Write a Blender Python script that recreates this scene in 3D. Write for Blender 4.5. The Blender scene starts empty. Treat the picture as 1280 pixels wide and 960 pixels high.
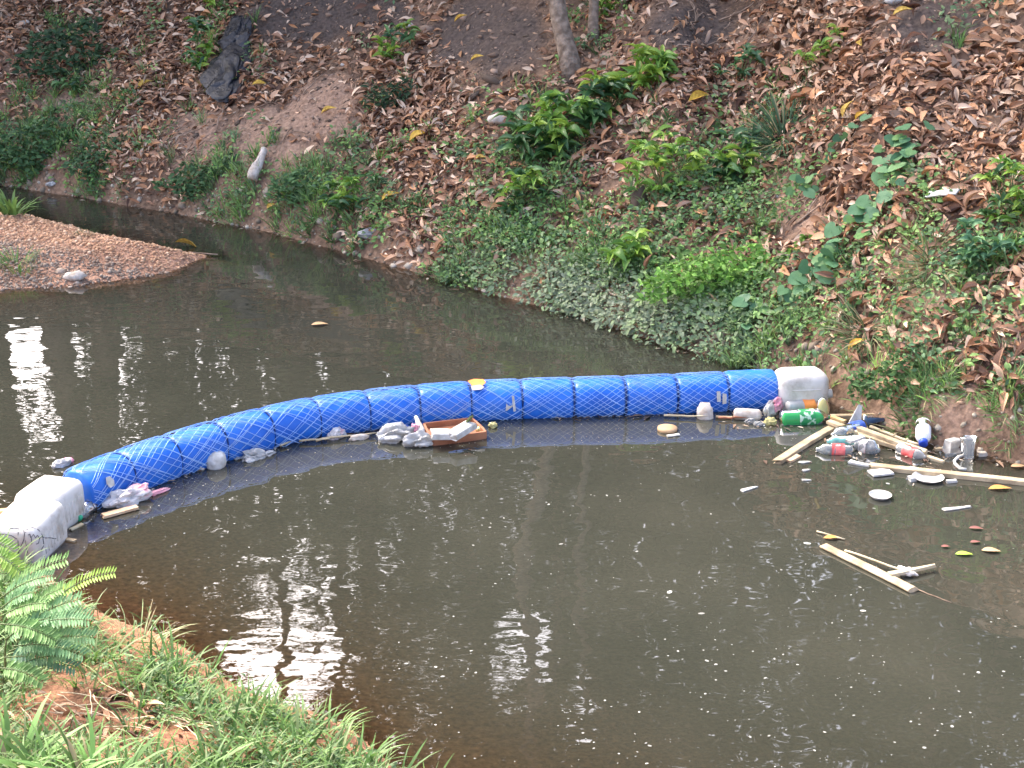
import bpy, bmesh, math, random
import numpy as np
from mathutils import Vector, Matrix, noise as mnoise
from mathutils.bvhtree import BVHTree

random.seed(7); RNG = np.random.default_rng(11)
SC = bpy.context.scene
COL = SC.collection
R = math.radians

# ------------------------------------------------------------------ camera
CAM_H, PITCH, FOC = 4.05, R(19.3), 2000.0          # focal length in pixels of a 1280 wide picture
cam_d = bpy.data.cameras.new('camera'); cam = bpy.data.objects.new('camera', cam_d); COL.objects.link(cam)
cam.location = (0, 0, CAM_H); cam.rotation_euler = (math.pi/2 - PITCH, 0, 0)
cam_d.sensor_width = 36; cam_d.lens = 36*FOC/1280; cam_d.clip_start = .1; cam_d.clip_end = 600
SC.camera = cam

# ------------------------------------------------------------------ sky, sun, exposure
SUN_EL, SUN_AZ = R(46), R(-38)                      # azimuth clockwise from +Y
w = bpy.data.worlds.new('World'); SC.world = w; w.use_nodes = True
nt = w.node_tree; nt.nodes.clear()
sky = nt.nodes.new('ShaderNodeTexSky'); sky.sky_type = 'NISHITA'; sky.sun_disc = False
sky.sun_elevation = SUN_EL; sky.sun_rotation = SUN_AZ; sky.air_density = .8; sky.dust_density = 7.0; sky.ozone_density = 1.0
bg = nt.nodes.new('ShaderNodeBackground'); bg.inputs['Strength'].default_value = 0.15
wo = nt.nodes.new('ShaderNodeOutputWorld')
nt.links.new(sky.outputs[0], bg.inputs[0]); nt.links.new(bg.outputs[0], wo.inputs[0])
sun_d = bpy.data.lights.new('sun', 'SUN'); sun_d.energy = 1.0; sun_d.angle = R(14); sun_d.color = (1.0, .95, .87)
sun = bpy.data.objects.new('sun', sun_d); COL.objects.link(sun)
sd = Vector((math.sin(SUN_AZ)*math.cos(SUN_EL), math.cos(SUN_AZ)*math.cos(SUN_EL), math.sin(SUN_EL)))
sun.rotation_euler = sd.to_track_quat('Z', 'Y').to_euler()
vs = SC.view_settings
vs.view_transform = 'Standard'; vs.look = 'None'; vs.gamma = 1; vs.exposure = 2.5
try: vs.use_curve_mapping = False
except Exception: pass
SC.cycles.max_bounces = 5; SC.cycles.diffuse_bounces = 2; SC.cycles.glossy_bounces = 3; SC.cycles.transmission_bounces = 2; SC.cycles.transparent_max_bounces = 12
SC.cycles.use_denoising = True
SC.cycles.sample_clamp_indirect = 6

# ------------------------------------------------------------------ pixel <-> world helpers
CP, SP = math.cos(PITCH), math.sin(PITCH)
FW, UP = np.array([0, CP, -SP]), np.array([0, SP, CP])
CAMP = np.array([0, 0, CAM_H])
def ray(px, py):
    return np.array([(px-640)/FOC, 0, 0]) + FW - UP*((py-480)/FOC)
def W(px, py, z=0.0):                               # point on the level plane z
    d = ray(px, py); t = (z-CAM_H)/d[2]
    return CAMP + d*t
def D(px, py, dep): return CAMP + ray(px, py)*dep
def proj(P):
    P = np.asarray(P, float); q = P - CAMP
    dep = q @ FW
    return 640+FOC*q[..., 0]/dep, 480-FOC*(q @ UP)/dep, dep
def depth(p): return float((np.asarray(p)-CAMP) @ FW)
def M_(px, p): return px*depth(p)/FOC               # pixels -> metres at p

# ------------------------------------------------------------------ noise
_perm = np.random.default_rng(3).random((256, 256))
def vnoise(x, y):
    x = np.asarray(x, float); y = np.asarray(y, float)
    xi = np.floor(x).astype(int); yi = np.floor(y).astype(int); fx = x-xi; fy = y-yi
    fx = fx*fx*(3-2*fx); fy = fy*fy*(3-2*fy)
    g = lambda a, b: _perm[a & 255, b & 255]
    return ((g(xi, yi)*(1-fx)+g(xi+1, yi)*fx)*(1-fy)+(g(xi, yi+1)*(1-fx)+g(xi+1, yi+1)*fx)*fy)*2-1
def fbm(x, y, o=4):
    s = 0; a = 1; t = 0
    for i in range(o):
        s = s+a*vnoise(x+17.3*i, y-9.1*i); t += a; a *= .5; x = x*2.03; y = y*2.03
    return s/t
def ss(a, b, x):
    t = np.clip((np.asarray(x, float)-a)/(b-a), 0, 1); return t*t*(3-2*t)

# ------------------------------------------------------------------ terrain function
def plist(pts): return [tuple(W(*p)[:2]) for p in pts]
far_pts = [(-60, 26), (-20, 20.6), (-9, 19.6)] + plist([(20, 233), (100, 246), (220, 268), (330, 288), (400, 307), (480, 328), (560, 351), (640, 372), (730, 397), (840, 434), (950, 462), (1040, 506), (1100, 531), (1170, 558), (1280, 582)]) + [(4.6, 8.7), (7, 7.4), (14, 4.5), (60, -8)]
near_pts = [(-60, 15), (-12, 10.6), (-5, 9.3)] + plist([(-60, 690), (60, 722), (130, 765), (200, 806), (290, 856), (400, 893), (462, 935), (508, 985)]) + [(.8, 5.4), (5, 4.0), (12, 1.0), (60, -14)]
bar_lo = [(-60, 14), (-9, 13.9)] + plist([(0, 363), (90, 357), (180, 346), (235, 334)]) + [(-3.12, 15.38), (-2.5, 15.75), (0, 16.2)]
bar_hi = [(-60, 19), (-9, 18.2)] + plist([(0, 262), (60, 276), (130, 296), (200, 309), (240, 319)]) + [(-3.12, 15.46), (-2.5, 15.0), (0, 14.4)]
def fn(pts):
    a = np.array(sorted(pts)); xs = np.linspace(-60, 60, 4801); ys = np.interp(xs, a[:, 0], a[:, 1])
    k = np.hanning(15); k /= k.sum(); ys = np.convolve(np.pad(ys, 7, 'edge'), k, 'valid')
    c = 1/np.sqrt(1+np.gradient(ys, xs)**2); kk = np.hanning(61); kk /= kk.sum(); c = np.convolve(np.pad(c, 30, 'edge'), kk, 'valid')
    return lambda x: np.interp(x, xs, ys), lambda x: np.interp(x, xs, c)
yf, cf = fn(far_pts); yn, cn = fn(near_pts); ylo, _ = fn(bar_lo); yhi, _ = fn(bar_hi)
def t_far(x, y): return (y-yf(x)-.10*fbm(x*1.3, 3.7+0*x, 3))*cf(x)
def t_near(x, y): return (yn(x)-y+.12*fbm(x*1.7, 9.7+0*x, 3))*cn(x)
def t_bar(x, y): return np.minimum(y-ylo(x), yhi(x)-y)+.06*fbm(x*3, y*3, 3)
def parts_h(x, y):
    x = np.asarray(x, float); y = np.asarray(y, float)
    t = t_far(x, y); tp = np.maximum(t, 0)
    toe = np.interp(x, [-9, -4, -1.5, .5, 1.8, 2.4, 4], [.30, .30, .16, .14, .12, .20, .24])
    tw = np.interp(x, [-9, -2, 1, 2.4, 4], [.28, .26, .22, .12, .12])
    rough = .16*fbm(x*.9, y*.9, 3)+.07*fbm(x*3.1+5, y*3.1, 3)+.022*fbm(x*11, y*11, 2)
    hf = toe*ss(0, 1, tp/tw)+.74*np.minimum(tp, 3.9)+.28*np.clip(tp-3.9, 0, 5)+rough*ss(0, .9, tp)+.012*fbm(x*16, y*16, 2)*ss(0, .1, tp)
    hf = np.where(t < 0, np.maximum(t*.55, -1.1), hf)
    t2 = t_near(x, y); q = np.maximum(t2, 0)
    hn = .05*ss(0, .1, q)+.22*np.minimum(q, 2.6)+.55*np.clip(q-2.6, 0, 3.2)+(.10*fbm(x*1.6, y*1.6+4, 3)+.03*fbm(x*7, y*7, 3))*ss(0, .6, q)
    hn = np.where(t2 < 0, np.maximum(t2*.11, -1.1), hn)
    t3 = t_bar(x, y)
    hb = np.where(t3 < 0, np.maximum(t3*.35, -1.1), np.minimum(t3*.30, .17+.03*t3)+.012*fbm(x*9, y*9, 2))
    return hf, hn, hb, t, t2, t3
def terrain(x, y):
    hf, hn, hb, *_ = parts_h(x, y); return np.maximum(np.maximum(hf, hn), np.maximum(hb, -1.1))
def G(px, py, lo=3.0, hi=60.0):                     # where the sight line meets the ground or the water
    d = ray(px, py); ts = np.linspace(lo, hi, 4000); P = CAMP+ts[:, None]*d
    h = np.maximum(terrain(P[:, 0], P[:, 1]), 0); i = int(np.argmax(P[:, 2] <= h))
    p = P[i]; return np.array([p[0], p[1], h[i]])
def normal(x, y, e=.12):
    gx = (terrain(x+e, y)-terrain(x-e, y))/(2*e); gy = (terrain(x, y+e)-terrain(x, y-e))/(2*e)
    n = np.stack([-gx, -gy, np.ones_like(gx)], -1); return n/np.linalg.norm(n, axis=-1, keepdims=True)

# ------------------------------------------------------------------ materials
def _nodes(name):
    m = bpy.data.materials.new(name); m.use_nodes = True
    n = m.node_tree.nodes; n.clear(); o = n.new('ShaderNodeOutputMaterial'); return m, n, m.node_tree.links, o
def _bump(n, l, scale, strength, dist, detail=6, kind='noise'):
    tc = n.new('ShaderNodeTexCoord'); t = n.new('ShaderNodeTexNoise'); t.inputs['Scale'].default_value = scale; t.inputs['Detail'].default_value = detail
    l.new(tc.outputs['Object'], t.inputs['Vector']); b = n.new('ShaderNodeBump'); b.inputs['Strength'].default_value = strength; b.inputs['Distance'].default_value = dist
    l.new(t.outputs['Fac'], b.inputs['Height']); return b
def mat(name, c1, c2=None, scale=6, rough=.6, bump=0, bscale=30, spec=.3, transl=0, rnd=None, attr=False, detail=5, lo=.35, hi=.65, metal=0, dist=.01):
    """plain procedural surface: two colours by noise, or a palette by object, or the 'Col' attribute"""
    m, n, l, o = _nodes(name)
    p = n.new('ShaderNodeBsdfPrincipled'); p.inputs['Roughness'].default_value = rough
    p.inputs['Specular IOR Level'].default_value = spec; p.inputs['Metallic'].default_value = metal
    tc = n.new('ShaderNodeTexCoord')
    src = None
    if attr:
        a = n.new('ShaderNodeVertexColor'); a.layer_name = 'Col'; src = a.outputs['Color']
    elif rnd:
        oi = n.new('ShaderNodeObjectInfo'); cr = n.new('ShaderNodeValToRGB'); cr.color_ramp.interpolation = 'LINEAR'
        e = cr.color_ramp.elements
        while len(e) < len(rnd): e.new(.5)
        for i, c in enumerate(rnd): e[i].position = i/(len(rnd)-1); e[i].color = (*c, 1)
        l.new(oi.outputs['Random'], cr.inputs['Fac']); src = cr.outputs['Color']
    if src is None or c2 is not None:
        nz = n.new('ShaderNodeTexNoise'); nz.inputs['Scale'].default_value = scale; nz.inputs['Detail'].default_value = detail
        l.new(tc.outputs['Object'], nz.inputs['Vector'])
        cr = n.new('ShaderNodeValToRGB'); e = cr.color_ramp.elements
        e[0].position = lo; e[1].position = hi; e[0].color = (*c1, 1); e[1].color = (*(c2 or c1), 1)
        l.new(nz.outputs['Fac'], cr.inputs['Fac'])
        if src is None: src = cr.outputs['Color']
        else:
            mx = n.new('ShaderNodeMix'); mx.data_type = 'RGBA'; mx.blend_type = 'MULTIPLY'; mx.inputs[0].default_value = 1
            l.new(src, mx.inputs[6]); l.new(cr.outputs['Color'], mx.inputs[7]); src = mx.outputs[2]
    l.new(src, p.inputs['Base Color'])
    if bump: l.new(_bump(n, l, bscale, bump, dist).outputs[0], p.inputs['Normal'])
    sh = p.outputs[0]
    if transl:
        t = n.new('ShaderNodeBsdfTranslucent'); l.new(src, t.inputs['Color']); mx = n.new('ShaderNodeMixShader'); mx.inputs[0].default_value = transl
        l.new(p.outputs[0], mx.inputs[1]); l.new(t.outputs[0], mx.inputs[2]); sh = mx.outputs[0]
    l.new(sh, o.inputs['Surface']); return m
def clear_mat(name, tint, body=.25, rough=.08):
    m, n, l, o = _nodes(name)
    tr = n.new('ShaderNodeBsdfTransparent'); tr.inputs[0].default_value = (*tint, 1)
    df = n.new('ShaderNodeBsdfDiffuse'); df.inputs[0].default_value = (*tint, 1)
    gl = n.new('ShaderNodeBsdfGlossy'); gl.inputs['Roughness'].default_value = rough
    a = n.new('ShaderNodeMixShader'); a.inputs[0].default_value = body; l.new(tr.outputs[0], a.inputs[1]); l.new(df.outputs[0], a.inputs[2])
    fr = n.new('ShaderNodeFresnel'); fr.inputs['IOR'].default_value = 1.4
    l.new(_bump(n, l, 25, .5, .01).outputs[0], gl.inputs['Normal'])
    b = n.new('ShaderNodeMixShader'); l.new(fr.outputs[0], b.inputs[0]); l.new(a.outputs[0], b.inputs[1]); l.new(gl.outputs[0], b.inputs[2])
    l.new(b.outputs[0], o.inputs['Surface']); return m

def soil_mat(name, stops, scale, fine, bump, extra=()):
    """earth: broad patches from a ramp, multiplied by fine grains"""
    m, n, l, o = _nodes(name); tc = n.new('ShaderNodeTexCoord')
    a = n.new('ShaderNodeTexNoise'); a.inputs['Scale'].default_value = scale; a.inputs['Detail'].default_value = 8; a.inputs['Roughness'].default_value = .62
    l.new(tc.outputs['Object'], a.inputs['Vector'])
    cr = n.new('ShaderNodeValToRGB'); e = cr.color_ramp.elements
    while len(e) < len(stops): e.new(.5)
    for i, (p_, c) in enumerate(stops): e[i].position = p_; e[i].color = (*c, 1)
    l.new(a.outputs['Fac'], cr.inputs['Fac'])
    b = n.new('ShaderNodeTexNoise'); b.inputs['Scale'].default_value = fine; b.inputs['Detail'].default_value = 4; l.new(tc.outputs['Object'], b.inputs['Vector'])
    cr2 = n.new('ShaderNodeValToRGB'); cr2.color_ramp.elements[0].position = .3; cr2.color_ramp.elements[0].color = (.55, .52, .5, 1); cr2.color_ramp.elements[1].position = .72; cr2.color_ramp.elements[1].color = (1.25, 1.2, 1.15, 1)
    l.new(b.outputs['Fac'], cr2.inputs['Fac'])
    mx = n.new('ShaderNodeMix'); mx.data_type = 'RGBA'; mx.blend_type = 'MULTIPLY'; mx.inputs[0].default_value = 1
    l.new(cr.outputs[0], mx.inputs[6]); l.new(cr2.outputs[0], mx.inputs[7])
    p = n.new('ShaderNodeBsdfPrincipled'); p.inputs['Roughness'].default_value = .9; p.inputs['Specular IOR Level'].default_value = .15
    src = cr.outputs[0]
    for attr_name, colr in extra:                     # other kinds of earth, by where they lie
        at = n.new('ShaderNodeAttribute'); at.attribute_name = attr_name; m2 = n.new('ShaderNodeMix'); m2.data_type = 'RGBA'; m2.inputs[7].default_value = (*colr, 1)
        l.new(at.outputs['Fac'], m2.inputs[0]); l.new(src, m2.inputs[6]); src = m2.outputs[2]
    l.new(src, mx.inputs[6])
    l.new(mx.outputs[2], p.inputs['Base Color']); l.new(_bump(n, l, fine*.6, bump, .03).outputs[0], p.inputs['Normal'])
    l.new(p.outputs[0], o.inputs['Surface']); return m
HUMUS = [(620, 45, 80, 52), (400, 20, 95, 45), (870, 35, 70, 40), (1185, 35, 75, 40), (470, 15, 60, 25), (330, 30, 40, 30)]
CLAY = [(400, 140, 75, 45), (235, 165, 70, 50), (1160, 340, 55, 45), (990, 255, 45, 45), (1180, 520, 120, 32), (330, 170, 60, 55), (100, 130, 45, 20), (660, 195, 30, 18)]
def blobs(L_, pxv, pyv, nzv): return np.max([ss(1.15, .6, np.hypot((pxv-a)/b, (pyv-c)/d)+nzv) for a, c, b, d in L_], 0)
M_BANK = soil_mat('bank_soil', [(.30, (.10, .068, .050)), (.45, (.17, .115, .082)), (.58, (.26, .175, .122)), (.75, (.35, .24, .17))], 1.1, 26, .9, [('humus', (.105, .083, .072)), ('clay', (.33, .225, .165))])
M_NEAR = soil_mat('red_earth', [(.30, (.11, .065, .04)), (.48, (.22, .115, .07)), (.62, (.34, .165, .10)), (.8, (.40, .23, .15))], 1.6, 30, .9, [('silt', (.40, .29, .18))])
M_GRAVEL = soil_mat('gravel_earth', [(.30, (.26, .15, .10)), (.5, (.40, .24, .165)), (.7, (.5, .32, .23))], 2.2, 45, 1)

def water_mat():
    m, n, l, o = _nodes('murky_water'); tc = n.new('ShaderNodeTexCoord')
    def nz(sx, sy, sc, det):
        mp = n.new('ShaderNodeMapping'); mp.inputs['Scale'].default_value = (sx, sy, 1); l.new(tc.outputs['Object'], mp.inputs['Vector'])
        t = n.new('ShaderNodeTexNoise'); t.inputs['Scale'].default_value = sc; t.inputs['Detail'].default_value = det; l.new(mp.outputs[0], t.inputs['Vector']); return t
    big, small, mask = nz(1, 1.3, 3.0, 1), nz(.8, 1.5, 7.5, 1.5), nz(1, 1, .5, 1)
    mr = n.new('ShaderNodeMapRange'); mr.inputs[1].default_value = .38; mr.inputs[2].default_value = .68; mr.inputs[3].default_value = .05; mr.inputs[4].default_value = .45
    l.new(mask.outputs['Fac'], mr.inputs[0])
    rp = n.new('ShaderNodeAttribute'); rp.attribute_name = 'ripple'; ad = n.new('ShaderNodeMath'); ad.operation = 'ADD'; l.new(mr.outputs[0], ad.inputs[0]); l.new(rp.outputs['Fac'], ad.inputs[1])
    b1 = n.new('ShaderNodeBump'); b1.inputs['Strength'].default_value = .055; b1.inputs['Distance'].default_value = .06; l.new(big.outputs['Fac'], b1.inputs['Height'])
    mu = n.new('ShaderNodeMath'); mu.operation = 'MULTIPLY'; mu.inputs[1].default_value = .09; l.new(ad.outputs[0], mu.inputs[0])
    b2 = n.new('ShaderNodeBump'); b2.inputs['Distance'].default_value = .014; l.new(mu.outputs[0], b2.inputs['Strength']); l.new(small.outputs['Fac'], b2.inputs['Height']); l.new(b1.outputs[0], b2.inputs['Normal'])
    fr = n.new('ShaderNodeFresnel'); fr.inputs['IOR'].default_value = 2.0; l.new(b2.outputs[0], fr.inputs['Normal'])
    gl = n.new('ShaderNodeBsdfGlossy'); gl.inputs['Roughness'].default_value = .015; l.new(b2.outputs[0], gl.inputs['Normal'])
    cloud = nz(1, 1, .9, 4); cr = n.new('ShaderNodeValToRGB'); e = cr.color_ramp.elements
    e[0].position = .35; e[0].color = (.035, .0365, .028, 1); e[1].position = .7; e[1].color = (.046, .046, .035, 1); l.new(cloud.outputs['Fac'], cr.inputs['Fac'])
    df = n.new('ShaderNodeBsdfDiffuse'); l.new(cr.outputs[0], df.inputs['Color'])
    tr = n.new('ShaderNodeBsdfTransparent'); tr.inputs[0].default_value = (.92, .84, .68, 1)
    at = n.new('ShaderNodeAttribute'); at.attribute_name = 'clarity'
    a = n.new('ShaderNodeMixShader'); l.new(at.outputs['Fac'], a.inputs[0]); l.new(df.outputs[0], a.inputs[1]); l.new(tr.outputs[0], a.inputs[2])
    b = n.new('ShaderNodeMixShader'); l.new(fr.outputs[0], b.inputs[0]); l.new(a.outputs[0], b.inputs[1]); l.new(gl.outputs[0], b.inputs[2])
    l.new(b.outputs[0], o.inputs['Surface']); return m

LITTER = [(.10, .05, .032), (.24, .125, .074), (.37, .21, .13), (.47, .285, .18), (.58, .38, .255), (.30, .15, .078), (.50, .26, .13), (.64, .48, .35)]
M_DEAD = mat('dead_leaf', (.72, .70, .68), (1.1, 1.08, 1.05), 30, .62, spec=.35, rnd=LITTER, transl=.08)
M_DEADA = mat('dead_leaf_mass', (1, 1, 1), rough=.65, spec=.3, attr=True, transl=.08)
M_GREENA = mat('foliage_mass', (1, 1, 1), rough=.55, spec=.3, attr=True, transl=.3)
M_LIME = mat('lime_leaf', (.8, .8, .8), (1.1, 1.1, 1.1), 25, .42, spec=.45, transl=.3, rnd=[(.09, .20, .04), (.16, .32, .05), (.26, .44, .065), (.36, .50, .075), (.14, .28, .05)])
M_DEEP = mat('deep_leaf', (.8, .8, .8), (1.1, 1.1, 1.1), 25, .42, spec=.5, transl=.25, rnd=[(.035, .095, .035), (.06, .145, .05), (.09, .20, .06), (.13, .26, .075)])
M_VINE = mat('vine_leaf', (.82, .82, .82), (1.1, 1.1, 1.1), 25, .5, spec=.4, transl=.25, rnd=[(.07, .17, .08), (.10, .23, .11), (.15, .30, .13), (.13, .27, .08)])
M_YEL = mat('yellow_leaf', (.55, .45, .35), (1.05, 1.05, 1.05), 38, .5, rnd=[(.55, .33, .03), (.62, .42, .06), (.5, .36, .08)], transl=.1)
M_STEM = mat('green_stem', (.10, .14, .05), (.16, .17, .07), 20, .7)
M_BARK = mat('bark', (.15, .11, .08), (.32, .25, .19), 14, .9, bump=.8, bscale=22, dist=.03)
M_TWIG = mat('dry_twig', (.17, .115, .08), (.36, .26, .19), 9, .85, bump=.4)
M_PEB = mat('pebbles', (1, 1, 1), rough=.85, attr=True, bump=.4, bscale=60)
M_BLUE = mat('blue_plastic', (.011, .125, .56), (.022, .185, .70), 3, .40, spec=.4, bump=.35, bscale=11, dist=.025)
M_NET = mat('pale_blue_netting', (.30, .50, .92), (.42, .62, .95), 6, .6)
M_STRAP = mat('dark_cord', (.012, .03, .12), (.03, .06, .2), 8, .8)
M_WHITE = mat('white_plastic', (.36, .325, .27), (.60, .585, .555), 6, .5, bump=.3, bscale=12, lo=.28, hi=.50)
M_INK = mat('marker_ink', (.10, .10, .11), rough=.8)
M_FOAM = mat('white_foam', (.40, .385, .35), (.58, .58, .56), 18, .75, bump=.3, bscale=45)
M_FOAMD = mat('grubby_foam', (.36, .30, .24), (.66, .61, .55), 14, .8, bump=.4, bscale=30)
M_BAG = mat('white_film', (.38, .38, .37), (.56, .56, .56), 10, .35, spec=.5, transl=.25, bump=.4, bscale=22)
M_BAGP = mat('pink_white_film', (.50, .48, .48), (.62, .24, .28), 7, .35, spec=.5, bump=.4, bscale=22, lo=.5, hi=.62)
M_PINK = mat('pink_film', (.62, .22, .30), (.72, .42, .46), 12, .45, bump=.3)
M_BLACKBAG = mat('black_film', (.008, .008, .011), (.022, .023, .030), 9, .36, spec=.5, bump=.7, bscale=16, dist=.02)
M_WOOD = mat('pale_wood', (.27, .20, .12), (.54, .43, .28), 7, .75, bump=.3, bscale=40)
M_WOODO = mat('honey_wood', (.50, .30, .12), (.62, .42, .2), 6, .7, bump=.3)
M_BROWN = mat('red_brown_wood', (.26, .10, .05), (.36, .16, .085), 8, .5, bump=.2)
M_TANW = mat('tan_slab', (.50, .33, .20), (.60, .43, .28), 9, .8, bump=.4)
M_BAMBOO = mat('bamboo', (.42, .33, .2), (.6, .52, .36), 7, .6)
M_CLEAR = clear_mat('clear_plastic', (.66, .68, .68), .26)
M_GREENB = clear_mat('green_plastic', (.06, .50, .14), .62)
M_TEALB = clear_mat('teal_plastic', (.25, .62, .58), .5)
M_NAVYB = clear_mat('dark_blue_plastic', (.10, .17, .30), .5)
M_YELB = clear_mat('yellow_plastic', (.60, .55, .24), .6)
M_AMBER = clear_mat('amber_plastic', (.46, .36, .28), .5)
M_RED = mat('red_label', (.62, .07, .07), (.78, .20, .18), 25, .45)
M_DBLUE = mat('blue_label', (.03, .07, .32), (.10, .18, .5), 22, .45)
M_ORANGE = mat('orange_label', (.80, .22, .04), (.85, .32, .08), 12, .5)
M_CAPB = mat('blue_cap', (.015, .05, .36), (.03, .08, .46), 10, .4)
M_CAPG = mat('green_cap', (.02, .30, .14), (.05, .40, .22), 10, .4)
M_LABELG = mat('dark_green_label', (.02, .22, .07), (.45, .62, .46), 26, .5, lo=.52, hi=.58)
M_LWHITE = mat('white_label', (.72, .75, .80), (.80, .82, .85), 9, .5)

def grime(m, col, scale, lo, hi, fac):
    """blotches of dried silt over a finished material"""
    n, l = m.node_tree.nodes, m.node_tree.links; p = next(x for x in n if x.type == 'BSDF_PRINCIPLED'); src = p.inputs['Base Color'].links[0].from_socket
    g = n.new('ShaderNodeNewGeometry'); t = n.new('ShaderNodeTexNoise'); t.inputs['Scale'].default_value = scale; t.inputs['Detail'].default_value = 7; t.inputs['Roughness'].default_value = .68; l.new(g.outputs['Position'], t.inputs['Vector'])
    r = n.new('ShaderNodeMapRange'); r.inputs[1].default_value = lo; r.inputs[2].default_value = hi; r.inputs[4].default_value = fac; l.new(t.outputs['Fac'], r.inputs[0])
    x = n.new('ShaderNodeMix'); x.data_type = 'RGBA'; x.inputs[7].default_value = (*col, 1); l.new(r.outputs[0], x.inputs[0]); l.new(src, x.inputs[6]); l.new(x.outputs[2], p.inputs['Base Color'])
grime(M_BLUE, (.16, .19, .24), 5, .52, .80, .38); grime(M_NET, (.34, .40, .5), 4, .48, .7, .4); grime(M_WHITE, (.20, .15, .10), 7, .52, .74, .6); grime(M_WOOD, (.14, .10, .065), 9, .50, .75, .75)
grime(M_FOAM, (.24, .19, .13), 11, .52, .75, .6); grime(M_BAG, (.22, .18, .13), 9, .52, .75, .6); grime(M_TANW, (.16, .10, .06), 10, .5, .75, .6); grime(M_LWHITE, (.22, .19, .15), 12, .52, .75, .5)

# ------------------------------------------------------------------ mesh helpers
ORG = {}
def mk(name, V, F, m, parent=None, col=None, smooth=True, label=None, cat=None, group=None, kind=None, mats=None, midx=None):
    """one mesh object; V in world coordinates, origin at the thing's base"""
    V = np.asarray(V, float)
    if parent is not None: org = ORG[parent.name]
    else: org = np.array([(V[:, 0].min()+V[:, 0].max())/2, (V[:, 1].min()+V[:, 1].max())/2, V[:, 2].min()])
    me = bpy.data.meshes.new(name)
    if isinstance(F, np.ndarray):
        k = F.shape[1]; me.vertices.add(len(V)); me.vertices.foreach_set('co', (V-org).astype(np.float32).ravel())
        me.loops.add(F.size); me.loops.foreach_set('vertex_index', F.astype(np.int32).ravel())
        me.polygons.add(len(F)); me.polygons.foreach_set('loop_start', np.arange(0, F.size, k, dtype=np.int32)); me.polygons.foreach_set('loop_total', np.full(len(F), k, np.int32))
        me.update(calc_edges=True); me.validate()
    else:
        me.from_pydata((V-org).tolist(), [], [tuple(int(i) for i in f) for f in F]); me.update()
    for mm in (mats or [m]): me.materials.append(mm)
    if midx is not None: me.polygons.foreach_set('material_index', np.asarray(midx, np.int32))
    if col is not None:
        a = me.color_attributes.new('Col', 'FLOAT_COLOR', 'POINT'); c = np.ones((len(V), 4), np.float32); c[:, :3] = col; a.data.foreach_set('color', c.ravel())
    if smooth: me.polygons.foreach_set('use_smooth', np.ones(len(me.polygons), bool))
    o = bpy.data.objects.new(name, me); COL.objects.link(o)
    if parent is not None: o.parent = parent
    else: o.location = org
    ORG[o.name] = org
    return tag(o, label, cat, group, kind)
def tag(o, label=None, cat=None, group=None, kind=None):
    for k, v in (('label', label), ('category', cat), ('group', group), ('kind', kind)):
        if v: o[k] = v
    return o
def empty(name, loc, label, cat, group=None):
    o = bpy.data.objects.new(name, None); COL.objects.link(o); o.location = loc; o.empty_display_size = .05
    ORG[o.name] = np.asarray(loc, float); return tag(o, label, cat, group)
def inst(name, me, M, parent):
    """child sharing mesh data; M a world matrix"""
    o = bpy.data.objects.new(name, me); COL.objects.link(o); o.parent = parent
    o.matrix_basis = Matrix.Translation(-Vector(ORG[parent.name])) @ M; return o
def basis(y, z):
    y = np.asarray(y, float); y = y/np.linalg.norm(y); z = np.asarray(z, float); x = np.cross(y, z); x /= np.linalg.norm(x); z = np.cross(x, y)
    return np.stack([x, y, z], 1)
def mat4(B, p, s=1.0):
    m = Matrix.Identity(4)
    for i in range(3):
        for j in range(3): m[i][j] = B[i, j]*s
        m[i][3] = p[i]
    return m
def scatter(V0, F0, P, B, C):
    """copies of a prototype at P (N,3) with frames B (N,3,3, scale included) and colours C (N,3)"""
    n = len(V0); N = len(P)
    V = np.einsum('nij,vj->nvi', B, V0)+P[:, None, :]
    F = (F0[None]+(np.arange(N)*n)[:, None, None]).reshape(-1, F0.shape[1])
    return V.reshape(-1, 3), F, np.repeat(C, n, 0)
def join(parts):
    V = []; F = []; C = []; o = 0
    for v, f, c in parts: V.append(v); F.append(f+o); C.append(c); o += len(v)
    return np.concatenate(V), np.concatenate(F), np.concatenate(C)
def frames(nrm, yaw, tilt, sx, sy=None, sz=None):
    """frames near normals nrm with random yaw and tilt jitter"""
    N = len(nrm); z = nrm+tilt[:, None]*RNG.normal(size=(N, 3)); z /= np.linalg.norm(z, axis=1, keepdims=True)
    a = np.stack([np.cos(yaw), np.sin(yaw), np.zeros(N)], 1); x = np.cross(a, z); x /= np.linalg.norm(x, axis=1, keepdims=True); y = np.cross(z, x)
    sy = sx if sy is None else sy; sz = sx if sz is None else sz
    return np.stack([x*np.reshape(sx, (-1, 1)), y*np.reshape(sy, (-1, 1)), z*np.reshape(sz, (-1, 1))], 2)

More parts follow.
